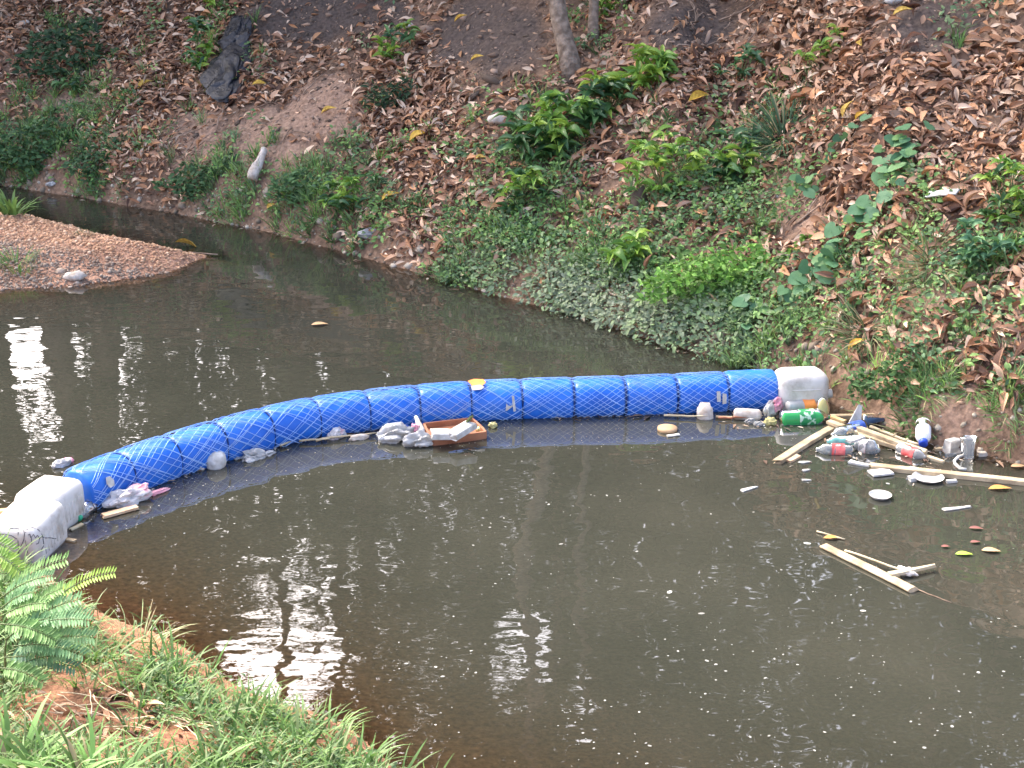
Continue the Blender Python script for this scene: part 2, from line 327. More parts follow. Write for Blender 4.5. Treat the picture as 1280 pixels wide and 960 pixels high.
def leaf_geo(wid=.36, fold=.10, curl=.15, n=5, twist=0., peak=.8):
    """unit-length leaf along +y, quads"""
    V = []; 
    for i in range(n+1):
        u = i/n; h = wid/2*max(math.sin(math.pi*min(1, u**peak)), .02); z = curl*(.25-(u-.5)**2)*2+.0
        tw = twist*(u-.5)
        for s in (-1, 0, 1):
            V.append((s*h*math.cos(tw), u, z+(fold*abs(s)*h/wid*2*.5)+s*h*math.sin(tw)))
    F = []
    for i in range(n):
        for s in (0, 1): a = i*3+s; F.append((a, a+1, a+4, a+3))
    return np.array(V), np.array(F)
def heart_geo(n=18):
    out = []
    for i in range(n):
        a = 2*math.pi*i/n; c = math.cos(a); r = .42*(1+.42*max(c, 0)**6-.10*max(c, 0)-.55*math.exp(-((a-math.pi)/.33)**2)+.10*math.exp(-((abs(a-math.pi)-.8)/.4)**2))
        out.append((r*math.sin(a), r*c+.38, -.5*(r*math.sin(a))**2-.35*max(r*c, 0)**2+.05*abs(math.sin(a))))
    V = np.array(out+[(0, .3, -.03)]); F = np.array([(i, (i+1) % n, n) for i in range(n)]); return V, F
def blade_geo(wid=.03, droop=.5, n=4):
    V = []
    for i in range(n+1):
        u = i/n; h = wid/2*(1-u**2.2)+.002; y = math.sin(droop*u*1.5)/max(droop*1.5, .01); z = (1-math.cos(droop*u*1.5))/max(droop*1.5, .01)
        V += [(-h, z, y), (h, z, y)]
    F = [(2*i, 2*i+1, 2*i+3, 2*i+2) for i in range(n)]; return np.array(V), np.array(F)   # grows along +z, droops to +y
def tube(pts, rad, k=6, caps=True):
    pts = np.asarray(pts, float); n = len(pts); rad = np.broadcast_to(rad, (n,))
    T = np.gradient(pts, axis=0); T /= np.linalg.norm(T, axis=1, keepdims=True)+1e-12
    ref = np.array([0, 0, 1.]) if abs(T[:, 2]).mean() < .8 else np.array([1., 0, 0])
    X = np.cross(T, ref); X /= np.linalg.norm(X, axis=1, keepdims=True)+1e-12; Y = np.cross(X, T)
    a = np.linspace(0, 2*np.pi, k, endpoint=False)
    V = pts[:, None]+rad[:, None, None]*(np.cos(a)[None, :, None]*X[:, None]+np.sin(a)[None, :, None]*Y[:, None])
    i = np.arange(n-1)[:, None]*k; j = np.arange(k)[None]; jn = (j+1) % k
    F = np.stack([i+j, i+jn, i+k+jn, i+k+j], -1).reshape(-1, 4)
    V = V.reshape(-1, 3)
    if caps:
        F = [tuple(f) for f in F]+[tuple(range(k))[::-1], tuple(range((n-1)*k, n*k))]
    return V, F
def wobble(A, B, n, amp, seed=0, sag=0.):
    r = np.random.default_rng(seed); A = np.asarray(A, float); B = np.asarray(B, float); u = np.linspace(0, 1, n)[:, None]
    P = A+(B-A)*u; L = np.linalg.norm(B-A); j = np.cumsum(r.normal(size=(n, 3)), 0); j -= j[0]+(j[-1]-j[0])*u
    return P+j*amp*L/n**.5*.5+np.array([0, 0, -1])*sag*L*np.sin(np.pi*u)
def crumple(name, A, B, wid, thick, m, seed=0, amp=.25, taper=0., lift=.3, sub=4, up=(0, 0, 1), parent=None, freq=3.2, film=None, **kw):
    """crumpled film or lump lying from A to B"""
    A = np.asarray(A, float); B = np.asarray(B, float); L = np.linalg.norm(B-A); Bm = basis(B-A, up)
    if film is None: film = m in (M_BAG, M_BAGP, M_PINK, M_BLACKBAG)
    if film: sub = max(sub, 4)
    rf = random.Random(seed*7+1); folds = [(Vector((rf.gauss(0, 1), rf.gauss(0, 1), rf.gauss(0, .6))).normalized(), fq, rf.uniform(0, 2), am) for fq, am in ((.9, .75), (1.5, .65), (2.3, .5), (3.4, .35), (5.2, .22))]
    bm = bmesh.new(); bmesh.ops.create_icosphere(bm, subdivisions=sub, radius=1); V = []
    for v in bm.verts:
        c = v.co; k = c*freq/2+Vector((seed*3.1, seed*1.7, 0)); d = 1+amp*(1.6*(abs(mnoise.noise(k*1.0))*2-.5)+.8*mnoise.noise(k*2.3)+.45*(abs(mnoise.noise(k*4.7))*2-.5))
        if film:
            tri = lambda q: abs((q % 2)-1)*2-1
            d = .95+amp*sum(a_*tri(c.dot(dv_)*f_+p_+.9*mnoise.noise(k*.8+Vector((p_, 0, 0)))) for dv_, f_, p_, a_ in folds)
        u = c.y; tw = 1-taper*(u*.5+.5)
        V.append((c.x*d*wid/2*tw, c.y*(1+(d-1)*.6)*L/2, c.z*d*thick/2*tw))
    if film: kw['smooth'] = False
    F = [tuple(v.index for v in f.verts) for f in bm.faces]; bm.free()
    V = np.array(V) @ Bm.T+(A+B)/2+np.asarray(up)*thick*lift
    return mk(name, V, F, m, parent=parent, **kw)
def lathe(prof, A, B, k=16, up=(0, 0, 1), crush=0., seed=0):
    """profile [(u, r metres)] turned about the line A-B"""
    A = np.asarray(A, float); B = np.asarray(B, float); L = np.linalg.norm(B-A); Bm = basis(B-A, up); V = []; r_ = random.Random(seed)
    for u, r in prof:
        for j in range(k):
            a = 2*math.pi*j/k; d = 1+crush*mnoise.noise(Vector((math.cos(a)*1.3, math.sin(a)*1.3, u*5+seed)))
            V.append((r*d*math.cos(a), u*L, r*d*math.sin(a)))
    n = len(prof); F = [(i*k+j, i*k+(j+1) % k, (i+1)*k+(j+1) % k, (i+1)*k+j) for i in range(n-1) for j in range(k)]
    F += [tuple(range(k))[::-1], tuple(range((n-1)*k, n*k))]
    return np.array(V) @ Bm.T+A, F
def slab(A, B, wid, thick, up=(0, 0, 1), z=0., bev=.12, taper=1., ragged=0., seed=0):
    """plank from A to B with eased edges; ends may be ragged"""
    A = np.asarray(A, float)+np.asarray(up)*z; B = np.asarray(B, float)+np.asarray(up)*z; L = np.linalg.norm(B-A); Bm = basis(B-A, up); r = random.Random(seed)
    n = 7; V = []; b = bev*min(wid, thick)
    sec = [(-wid/2+b, -thick/2), (wid/2-b, -thick/2), (wid/2, -thick/2+b), (wid/2, thick/2-b), (wid/2-b, thick/2), (-wid/2+b, thick/2), (-wid/2, thick/2-b), (-wid/2, -thick/2+b)]
    for i in range(n):
        u = i/(n-1); s = 1+(taper-1)*u; bow = .012*L*math.sin(u*3+seed)
        for (x, zz) in sec:
            e = (r.uniform(-1, 1)*ragged*wid if i in (0, n-1) else 0)
            V.append((x*s+bow, u*L+e, zz))
    F = [(i*8+j, i*8+(j+1) % 8, (i+1)*8+(j+1) % 8, (i+1)*8+j) for i in range(n-1) for j in range(8)]+[tuple(range(8))[::-1], tuple(range((n-1)*8, n*8))]
    return np.array(V) @ Bm.T+A, F
def rbox(cx, B, dims, bev, seg=3, chamfer=None):
    """rounded box centred at cx with frame B"""
    bm = bmesh.new(); bmesh.ops.create_cube(bm, size=1)
    for v in bm.verts: v.co = Vector((v.co.x*dims[0], v.co.y*dims[1], v.co.z*dims[2]))
    bmesh.ops.bevel(bm, geom=bm.edges[:], offset=bev, segments=seg, profile=.6, affect='EDGES')
    V = np.array([v.co[:] for v in bm.verts]) @ B.T+cx; F = [tuple(v.index for v in f.verts) for f in bm.faces]; bm.free(); return V, F

# ------------------------------------------------------------------ the setting: ground and water
def axis(lo, hi, a, b, fine, ratio=1.22):
    c = list(np.arange(a, b+fine/2, fine)); s = fine; v = b
    while v < hi: s = min(s*ratio, 4); v += s; c.append(v)
    s = fine; v = a; pre = []
    while v > lo: s = min(s*ratio, 4); v -= s; pre.append(v)
    return np.array(pre[::-1]+c)
def grid_mesh(name, X, Y, Z, keep, m):
    nx, ny = X.shape[1], X.shape[0]; i = np.arange(ny-1)[:, None]*nx+np.arange(nx-1)[None]
    F = np.stack([i, i+1, i+nx+1, i+nx], -1)[keep]
    V = np.stack([X, Y, Z], -1).reshape(-1, 3); used = np.unique(F); mp = np.zeros(len(V), int); mp[used] = np.arange(len(used))
    return V[used], mp[F], used
gx = axis(-90, 90, -7.6, 6.6, .035); gy = axis(-60, 160, 4.2, 22.5, .035)
GX, GY = np.meshgrid(gx, gy); GH = terrain(GX, GY)
fx, fy = (GX[:-1, :-1]+GX[1:, 1:])/2, (GY[:-1, :-1]+GY[1:, 1:])/2
hf, hn, hb, tf, tn, tb = parts_h(fx, fy)
is_far = (hf >= hn) & (hf >= hb) & (tf > -2.05); is_bar = (hb > hf) & (hb > hn) & (hb > -1.09); is_near = ~is_far & ~is_bar
bank = near = bar = None
for nm, keep, m in (('far_bank', is_far, M_BANK), ('near_bank', is_near, M_NEAR), ('gravel_bar', is_bar, M_GRAVEL)):
    V, F, _ = grid_mesh(nm, GX, GY, GH, keep, m); o = mk(nm, V, F, m, kind='structure')
    def soil_attr(nm_, val): a = o.data.attributes.new(nm_, 'FLOAT', 'POINT'); a.data.foreach_set('value', np.clip(val, 0, 1).astype(np.float32))
    if nm == 'far_bank':
        pxv, pyv, _ = proj(V); nzv = .5*fbm(V[:, 0]*2, V[:, 1]*2, 3)
        soil_attr('humus', blobs(HUMUS, pxv, pyv, nzv)); soil_attr('clay', blobs(CLAY, pxv, pyv, nzv))
    if nm == 'near_bank': soil_attr('silt', ss(.012, -.05, V[:, 2]))
    if nm == 'far_bank': bank = o
    elif nm == 'near_bank': near = o
    else: bar = o
wx = axis(-60, 60, -7.6, 6.6, .08); wy = axis(-30, 40, 4.2, 22.5, .08); WX, WY = np.meshgrid(wx, wy); WH = terrain(WX, WY)
fh = np.minimum(np.minimum(WH[:-1, :-1], WH[1:, 1:]), np.minimum(WH[1:, :-1], WH[:-1, 1:]))
V, F, used = grid_mesh('water', WX, WY, WX*0, fh < .03, None)
water = mk('water', V, F, water_mat(), kind='structure')
a = water.data.attributes.new('clarity', 'FLOAT', 'POINT'); a.data.foreach_set('value', np.clip(np.exp(np.minimum(WH.ravel()[used], 0)/.10), 0, 1).astype(np.float32))

rip = np.zeros(len(V))
for (a_, b_, r_, k_) in [(375, 790, 1.0, .9), (660, 830, .75, .8), (40, 470, 1.3, .7), (560, 620, .8, .8), (120, 262, 1.6, 2.2)]:   # where a breath of wind roughens the surface
    q = W(a_, b_); rip += k_*np.exp(-((V[:, 0]-q[0])**2+(V[:, 1]-q[1])**2)/r_**2)
a = water.data.attributes.new('ripple', 'FLOAT', 'POINT'); a.data.foreach_set('value', rip.astype(np.float32))

# ------------------------------------------------------------------ layout of litter and weeds (64 px cells of the view, rows from the top)
def grid20(rows): return np.array([[int(c) for c in r] for r in rows], float)
LEAF_MAP = grid20(['76765436412453388534', '74585658525686699977', '43882356643656699999', '22542224863644448898', '00111235843554557684',
                   '00000003322333345675', '00000000000001125688', '00000000000000012445', '00000000000000000011'])
WEED_MAP = grid20(['02103001000110000010', '02202001000110010000', '32101002114211330000', '54343344125245532424', '23444444144455544435',
                   '00000012466889985355', '00000000048999985433', '00000000000000556543', '00000000000000000111'])
def lookup(Mp, px, py):
    u = np.clip(px/64-.5, 0, 18.999); v = np.clip(py/64-.5, 0, 7.999); i = u.astype(int); j = v.astype(int); a = u-i; b = v-j
    return (Mp[j, i]*(1-a)+Mp[j, i+1]*a)*(1-b)+(Mp[j+1, i]*(1-a)+Mp[j+1, i+1]*a)*b

# dead leaves on the far bank
def bank_points(N, t0, t1, x0=-7.5, x1=6.5):
    x = RNG.uniform(x0, x1, N); t = RNG.uniform(t0, t1, N); y = yf(x)+t/cf(x); z = terrain(x, y); return x, y, z
x, y, z = bank_points(135000, .03, 4.6)
px, py, dp = proj(np.stack([x, y, z], 1))
dens = lookup(LEAF_MAP, px, py)/9; cl = fbm(x*1.6+40, y*1.6, 3)*.5+.5
nzv = .5*fbm(x*2, y*2, 3); dens = np.clip((dens-.20)/.70, 0.02, 1)*(1-.80*np.maximum(blobs(HUMUS, px, py, nzv), blobs(CLAY, px, py, nzv)))*(.62+.38*ss(-.25, .15, fbm(x*.9+20, y*.9, 3))); keep = RNG.random(len(x)) < np.clip(dens*1.5*(.25+1.3*cl), 0, 1)**1.3
keep &= (px > -80) & (px < 1360) & (py > -90)
x, y, z, px, py, dp = [a_[keep] for a_ in (x, y, z, px, py, dp)]
N = len(x); nr = normal(x, y)
L = np.clip(RNG.lognormal(math.log(.09), .45, N), .03, .19)*np.interp(px, [0, 700, 1280], [.85, .97, 1.0])
yaw = RNG.uniform(0, 2*np.pi, N); B = frames(nr, yaw, np.full(N, .27), L*RNG.uniform(.8, 1.25, N), L, L*RNG.uniform(.6, 1.5, N))
P = np.stack([x, y, z], 1)+nr*RNG.uniform(.004, .05, N)[:, None]
lc = np.array(LITTER)[RNG.integers(0, len(LITTER), N)]*RNG.uniform(.55, 1.3, (N, 1))
protos = [leaf_geo(.32, .22, .18, twist=.4), leaf_geo(.38, -.2, -.22, twist=.6), leaf_geo(.27, .4, .32, twist=-.6), leaf_geo(.36, .15, .08, twist=.3), leaf_geo(.22, .5, -.35, twist=1.0), leaf_geo(.30, .3, .2, twist=-.8)]
pk = RNG.integers(0, len(protos), N)
inview = (px > 10) & (px < 1270) & (py > 8) & (py < 560)
score = np.where(inview, L/dp, 0); top = np.argsort(-score)[:300]; single = np.zeros(N, bool); single[top] = True
pv = []
for i, (v, f) in enumerate(protos):
    s = (pk == i) & ~single; pv.append(scatter(v, f, P[s], B[s], lc[s]))
V, F, C = join(pv); mk('leaf_litter', V, F, M_DEADA, parent=bank, col=C, kind='stuff')
leaf_me = []
for i, (v, f) in enumerate(protos):
    o = mk('leaf', v, f, M_DEAD, parent=None); leaf_me.append(o.data); ORG.pop(o.name, None); bpy.data.objects.remove(o)
for v_, me in zip(protos, leaf_me): me.vertices.foreach_set('co', v_[0].astype(np.float32).ravel()); me.update()
for i in top: inst('leaf', leaf_me[pk[i]], mat4(B[i], P[i]), bank)

# weeds and low grass on the far bank
GREENS = np.array([(.06, .12, .04), (.085, .17, .05), (.12, .215, .06), (.15, .25, .07), (.07, .13, .06), (.13, .19, .085)])*1.35
x, y, z = bank_points(19000, .02, 3.4); xa, ya, za = bank_points(620, -.06, .46, -.9, 1.9); x = np.concatenate([x, xa]); y = np.concatenate([y, ya]); z = np.maximum(np.concatenate([z, za]), .0); px, py, dp = proj(np.stack([x, y, z], 1))
dens = lookup(WEED_MAP, px, py)/9; cl = fbm(x*2.2-7, y*2.2, 3)*.5+.5
keep = ((RNG.random(len(x)) < np.clip(dens*1.25*ss(.40, .66, cl+.18*dens), 0, 1)) | ((np.arange(len(x)) >= 19000) & (RNG.random(len(x)) < (.15+1.1*ss(.35, .62, cl))*(.12+.88*ss(-.6, .5, x+.5*fbm(x*3, y*3, 2)))*ss(1.95, 1.5, x)))) & (px > -60) & (px < 1340)
x, y, z, px, py, dp = [a_[keep] for a_ in (x, y, z, px, py, dp)]; nr = normal(x, y)
dusty = np.clip(1-np.hypot((px-760)/230, (py-388-(px-760)*.27)/48), 0, 1)          # silt-covered creeper above the waterline
lush = np.clip(1-np.hypot((px-900)/120, (py-345)/55), 0, 1)
cl_c = GREENS[RNG.integers(0, len(GREENS), len(x))]*RNG.uniform(.75, 1.3, (len(x), 1))
cl_c = cl_c*(1-dusty[:, None]*.8)+np.array([.34, .36, .27])*dusty[:, None]*.8
cl_c = cl_c*(1-lush[:, None]*.7)+np.array([.15, .29, .05])*lush[:, None]*.7
grassy = (RNG.random(len(x)) < np.where(px < 420, .55, np.where(py > 430, .6, .22))) & (lush+dusty < .25)
parts = []
lv, lf = leaf_geo(.55, .2, .15, n=3)
idx = np.repeat(np.where(~grassy)[0], 13); n_ = len(idx); rr = RNG.uniform(.01, .10, n_); an = RNG.uniform(0, 2*np.pi, n_)
Pn = np.stack([x, y, z], 1)[idx]+np.stack([rr*np.cos(an), rr*np.sin(an), 0*rr], 1); Pn[:, 2] = terrain(Pn[:, 0], Pn[:, 1])+RNG.uniform(.02, .15, n_)
s_ = RNG.uniform(.022, .05, n_)*(.75+.9*RNG.random(len(x))[idx]); parts.append(scatter(lv, lf, Pn, frames(nr[idx]*.6+np.array([0, -.25, .5]), an, np.full(n_, .45), s_), cl_c[idx]*RNG.uniform(.75, 1.25, (n_, 1))))
bv, bf = blade_geo(.05, .6)
idx = np.repeat(np.where(grassy)[0], 22); n_ = len(idx); rr = RNG.uniform(0, .07, n_); an = RNG.uniform(0, 2*np.pi, n_)
Pn = np.stack([x, y, z], 1)[idx]+np.stack([rr*np.cos(an), rr*np.sin(an), 0*rr], 1); Pn[:, 2] = terrain(Pn[:, 0], Pn[:, 1])-.01
s_ = RNG.uniform(.08, .2, n_); up_ = nr[idx]*.5+np.array([0, -.2, .8])
parts.append(scatter(bv, bf, Pn, frames(up_, an, np.full(n_, .35), s_*1.3, s_, s_), cl_c[idx]*RNG.uniform(.8, 1.4, (n_, 1))+RNG.choice([0, 0, 0, .06], (n_, 1))*np.array([1, .8, .4])))
V, F, C = join(parts); mk('ground_cover', V, F, M_GREENA, col=C, kind='stuff', label='low mixed weeds and creeper covering the lower far bank', cat='weeds')

# twigs and roots lying on the far bank
for i in range(110):
    while True:
        q = (random.uniform(20, 1260), random.uniform(15, 380)) if i < 60 else random.choice([(random.gauss(390, 60), random.gauss(130, 40)), (random.gauss(240, 50), random.gauss(170, 28)), (random.gauss(870, 40), random.gauss(50, 25)), (random.gauss(995, 40), random.gauss(255, 25))]); p = G(*q)
        if p[2] > .2: break
    a_ = random.gauss(.3, .8); l_ = random.uniform(.12, .5); d = np.array([math.cos(a_), math.sin(a_)])*l_; e = np.array([p[0]+d[0], p[1]+d[1]])
    pts = wobble([*p[:2], 0], [*e, 0], 9, .35, i); pts[:, 2] = terrain(pts[:, 0], pts[:, 1])+.02+.03*np.sin(np.linspace(0, 3, 9))
    V, F = tube(pts, np.linspace(random.uniform(.005, .011), .003, 9), 5); mk('twig', V, F, M_TWIG, parent=bank)
# pale stones along the foot of the far bank
ico_v = np.array([(0, 0, 1), (.9, 0, .1), (.2, .85, 0), (-.8, .5, .1), (-.7, -.6, 0), (.3, -.9, .1), (0, 0, -.8)]); ico_f = np.array([(0, 1, 2), (0, 2, 3), (0, 3, 4), (0, 4, 5), (0, 5, 1), (6, 2, 1), (6, 3, 2), (6, 4, 3), (6, 5, 4), (6, 1, 5)])
x, y, z = bank_points(1300, -.04, .22); N = len(x); c0 = np.array([(.34, .29, .22), (.25, .2, .15), (.42, .37, .3), (.18, .14, .1)])[RNG.integers(0, 4, N)]
sz = RNG.lognormal(math.log(.018), .5, N); V, F, C = scatter(ico_v, ico_f, np.stack([x, y, z], 1), frames(normal(x, y), RNG.uniform(0, 6.3, N), np.full(N, .3), sz, sz*1.3, sz*.7), c0)
mk('shore_pebbles', V, F, M_PEB, parent=bank, col=C, kind='stuff', smooth=False)
# clods, bark crumbs and leaf fragments on the soil
x, y, z = bank_points(16000, .05, 4.4); N = len(x); nr_ = normal(x, y); c0 = np.array([(.16, .11, .08), (.25, .175, .13), (.34, .24, .18), (.11, .08, .06), (.42, .28, .19)])[RNG.integers(0, 5, N)]
sz = RNG.lognormal(math.log(.011), .6, N); V, F, C = scatter(ico_v, ico_f, np.stack([x, y, z], 1), frames(nr_, RNG.uniform(0, 6.3, N), np.full(N, .4), sz*RNG.uniform(.5, 1.2, N), sz*RNG.uniform(1, 2.6, N), sz*.6), c0)
mk('soil_clods', V, F, M_PEB, parent=bank, col=C, kind='stuff', smooth=False)
# gravel on the bar
x = RNG.uniform(-7.5, -2.8, 48000); y = RNG.uniform(13.5, 18.5, 48000); tb_ = t_bar(x, y); k_ = tb_ > -.05; x, y, tb_ = x[k_], y[k_], tb_[k_]; z = terrain(x, y); N = len(x)
pal = 1.1*np.array([(.52, .31, .18), (.42, .24, .14), (.58, .39, .26), (.34, .2, .12), (.55, .33, .2)])[RNG.integers(0, 5, N)]; grey = np.array([(.24, .19, .15), (.32, .27, .22), (.18, .14, .11)])[RNG.integers(0, 3, N)]
pxx, pyy, _ = proj(np.stack([x, y, z], 1)); wgt = ss(18, 42, (pyy-(268+pxx*.19)))[:, None]*.9; pal = pal*(1-wgt)+grey*wgt
sz = RNG.lognormal(math.log(.0092), .5, N); V, F, C = scatter(ico_v, ico_f, np.stack([x, y, z+.004], 1), frames(np.tile([0, 0, 1.], (N, 1)), RNG.uniform(0, 6.3, N), np.full(N, .4), sz, sz*1.2, sz*.8), pal*RNG.uniform(.8, 1.2, (N, 1)))
mk('gravel', V, F, M_PEB, parent=bar, col=C, kind='stuff', smooth=False)

# ------------------------------------------------------------------ trees
def limb(A, B, r0, r1, n=10, amp=.12, seed=0, k=8):
    return tube(wobble(A, B, n, amp, seed), np.linspace(r0, r1, n), k)
tv, tfc = leaf_geo(.5, .2, .1, n=2)
GAPS = [(36, 438, 72, 44, 1.), (45, 500, 48, 60, .75), (147, 462, 11, 32, 1.), (150, 530, 22, 45, .5), (352, 828, 84, 46, 1.), (372, 745, 66, 66, .72), (350, 885, 66, 36, .8), (655, 808, 40, 38, .85), (632, 858, 30, 26, .75), (728, 880, 16, 38, 1.), (650, 890, 60, 24, .25)]
def gap_mask(P):
    q = P.copy(); q[:, 2] *= -1; px, py, _ = proj(q); g = np.zeros(len(P))
    for (cx, cy, rx, ry, s) in GAPS: g = np.maximum(g, s*ss(1.15, .8, np.hypot((px-cx)/rx, (py-cy)/ry)+.55*fbm(px/14, py/14, 3)))
    return RNG.random(len(P)) > g
CROWN = np.array([(.025, .045, .018), (.035, .06, .022), (.05, .075, .028), (.065, .085, .035)])
def crown_leaves(cent, per, rad, size):
    P = np.repeat(cent, per, 0); P = P+RNG.normal(size=P.shape)*rad*.55; P = P[gap_mask(P) & ((proj(P)[1] < -22) | (np.abs(P[:, 0]) > 12))]; N = len(P)
    s_ = RNG.uniform(size*.6, size*1.3, N); n_ = RNG.normal(size=(N, 3))*.7+np.array([0, 0, .7]); n_ /= np.linalg.norm(n_, axis=1, keepdims=True)
    return scatter(tv, tfc, P, frames(n_, RNG.uniform(0, 6.3, N), np.full(N, .2), s_), CROWN[RNG.integers(0, 4, N)]*RNG.uniform(.7, 1.4, (N, 1)))
def tree(pb, pt, rb, rt, height, label, seed):
    b_ = G(*pb); b_[2] -= .12; dep = depth(b_); t_ = D(pt[0], pt[1], dep); dirv = (t_-b_)/(t_-b_)[2]; topp = b_+dirv*2.4; topp = topp+np.array([.15, .4, height-2.4])
    r = empty('tree', b_, label, 'tree', 'young trees at the top of the bank')
    pts = np.concatenate([np.linspace(b_, b_+dirv*2.4, 9), np.linspace(b_+dirv*2.4, topp, 8)[1:]]); pts[1:-1] += np.random.default_rng(seed).normal(size=(len(pts)-2, 3))*.012
    rad = np.linspace(rb, rt, len(pts)); rad[0] *= 1.5; rad[1] *= 1.12
    V, F = tube(pts, rad, 14); mk('trunk', V, F, M_BARK, parent=r); cs = []
    for i in range(7):
        a = i*2.4+seed; s0 = pts[-1-(i % 4)]; e = s0+np.array([math.cos(a)*1.6, math.sin(a)*1.4+.4, random.uniform(.7, 1.8)])
        V, F = limb(s0, e, rt*.7, .012, 8, .2, i+seed); mk('limb', V, F, M_BARK, parent=r); cs += [e, (s0+e)/2+np.array([0, 0, .4])]
    V, F, C = crown_leaves(np.array(cs), 260, .75, .16); mk('crown', V, F, M_GREENA, parent=r, col=C)
    return r
tree((717, 92), (697, 2), .092, .075, 6.4, 'grey-brown tree trunk rising from the leaf litter above the bright green bush', 1)
tree((743, 55), (742, 2), .05, .04, 5.2, 'thin sapling trunk standing just beside the thicker grey-brown trunk', 4)
# woodland on top of the bank: above the picture, seen mirrored in the water
cent = []; barkV = []; barkF = []; off = 0
for i in range(34):
    az = R(-31+62*(i+.5)/34+random.uniform(-.8, .8)); dist = random.uniform(22, 32); bx, by = math.sin(az)*dist, math.cos(az)*dist; bz = float(terrain(bx, by))-.2
    hgt = random.uniform(8.2, 10.8); tp_ = np.array([bx+random.uniform(-.8, .8), by+random.uniform(-.6, .6), bz+hgt])
    V, F = tube(wobble([bx, by, bz], tp_, 12, .05, i), np.linspace(random.uniform(.13, .26), .05, 12), 7, caps=False); barkV.append(V); barkF.append(F+off); off += len(V)
    for j in range(64):
        cent.append([bx+random.gauss(0, 2.1), by+random.gauss(0, 1.8), bz+hgt*random.uniform(.10, 1.12)])
for i in range(260):                                   # undergrowth along the crest
    az = R(random.uniform(-32, 32)); dist = random.uniform(20.5, 27); bx, by = math.sin(az)*dist, math.cos(az)*dist; cent.append([bx, by, float(terrain(bx, by))+random.uniform(.1, 1.6)])
cent = np.array(cent); cent = cent[proj(cent+np.array([0, 0, -1.6]))[1] < -25]
V, F, C = crown_leaves(cent, 58, 1.0, .26)
nb = len(F); VB = np.concatenate(barkV); FB = np.concatenate(barkF)
mk('woodland', np.concatenate([V, VB]), np.concatenate([F, FB+len(V)]), None, col=np.concatenate([C, np.full((len(VB), 3), .1)]), kind='stuff', mats=[M_GREENA, M_BARK],
   midx=np.concatenate([np.zeros(nb, int), np.ones(len(FB), int)]), label='tall woodland on the crest mirrored in the water', cat='woodland')

# ------------------------------------------------------------------ plants on the far bank
def mesh_only(name, geo, m):
    v, f = geo; me = bpy.data.meshes.new(name); me.from_pydata(v.tolist(), [], f.tolist()); me.materials.append(m); me.polygons.foreach_set('use_smooth', np.ones(len(me.polygons), bool)); return me
LANCE = {k: [mesh_only('leaf', leaf_geo(.33, .35, .35, twist=.2), m), mesh_only('leaf', leaf_geo(.40, .25, .55), m), mesh_only('leaf', leaf_geo(.28, .4, .2, twist=-.3), m)] for k, m in (('lime', M_LIME), ('deep', M_DEEP), ('vine', M_VINE))}
HEART = [mesh_only('leaf', heart_geo(), M_VINE)]
def shrub(px, py, rx, ry, nstem, per, leaf_px, pal, label, pal2=None, group=None):
    """broad-leaved shrub: stems fanning from the base, each tipped with a whorl of drooping leaves"""
    b_ = G(px, py+ry*.75); dep = depth(b_); r = empty('shrub', b_, label, 'shrub', group); sc_ = dep/FOC; Lf = leaf_px*sc_
    for i in range(nstem):
        a = random.uniform(0, 2*math.pi); q = math.sqrt((i+.5)/nstem); tx, ty = math.cos(a)*q*rx, math.sin(a)*q*ry
        hgt = (1-q*q)*.5*(rx+ry)/2*sc_
        tip = D(px+tx, py+ty, dep); g = float(terrain(tip[0], tip[1]))
        tip = tip-FW*(hgt+.03); 
        gz = float(terrain(tip[0], tip[1])); tip[2] = max(tip[2], gz+.04)
        if tip[2] > gz+.30: tip = tip+FW*.6*(tip[2]-gz-.3)
        pts = np.linspace(b_-np.array([0, 0, .02]), tip, 5); pts[1:4, 2] += .03
        V, F = tube(pts, np.linspace(.007, .003, 5), 4); mk('stem', V, F, M_STEM, parent=r)
        k = pal2 if (pal2 and (q > .62 or ty > ry*.25) and random.random() < .8) else pal
        for j in range(per):
            an = 2*math.pi*j/per+random.uniform(-.4, .4); el = random.uniform(-.35, .55); d = np.array([math.cos(an)*math.cos(el), math.sin(an)*math.cos(el)*.8-.2, math.sin(el)])
            up_ = np.array([0, -.35, 1.])+RNG.normal(size=3)*.25; s_ = Lf*random.uniform(.7, 1.25)
            inst('leaf', random.choice(LANCE[k]), mat4(basis(d, up_), tip+RNG.normal(size=3)*Lf*.16, s_), r)
    return r
def vine(pts, leaf_px, n, label, group=None):
    P_ = [G(*q) for q in pts]; r = empty('vine', P_[-1], label, 'vine', group); poly = []
    for a, b in zip(P_[:-1], P_[1:]): poly += [a+(b-a)*u for u in np.linspace(0, 1, 6)[:-1]]
    poly = np.array(poly+[P_[-1]]); poly[:, 2] = terrain(poly[:, 0], poly[:, 1])+.06
    V, F = tube(poly, .005, 5); mk('stem', V, F, M_STEM, parent=r)
    for i in range(n):
        c = poly[random.randrange(len(poly))]; q = c+np.array([random.gauss(0, .09), random.gauss(0, .06), 0]); q[2] = float(terrain(q[0], q[1]))+random.uniform(.10, .21)
        d = np.array([random.gauss(0, .9), -.6+random.gauss(0, .5), random.gauss(-.35, .3)]); inst('leaf', HEART[0], mat4(basis(d, np.array([random.gauss(0, .45), random.gauss(-.6, .3), .8])), q, M_(leaf_px, q)*random.uniform(.7, 1.2)), r)
    return r
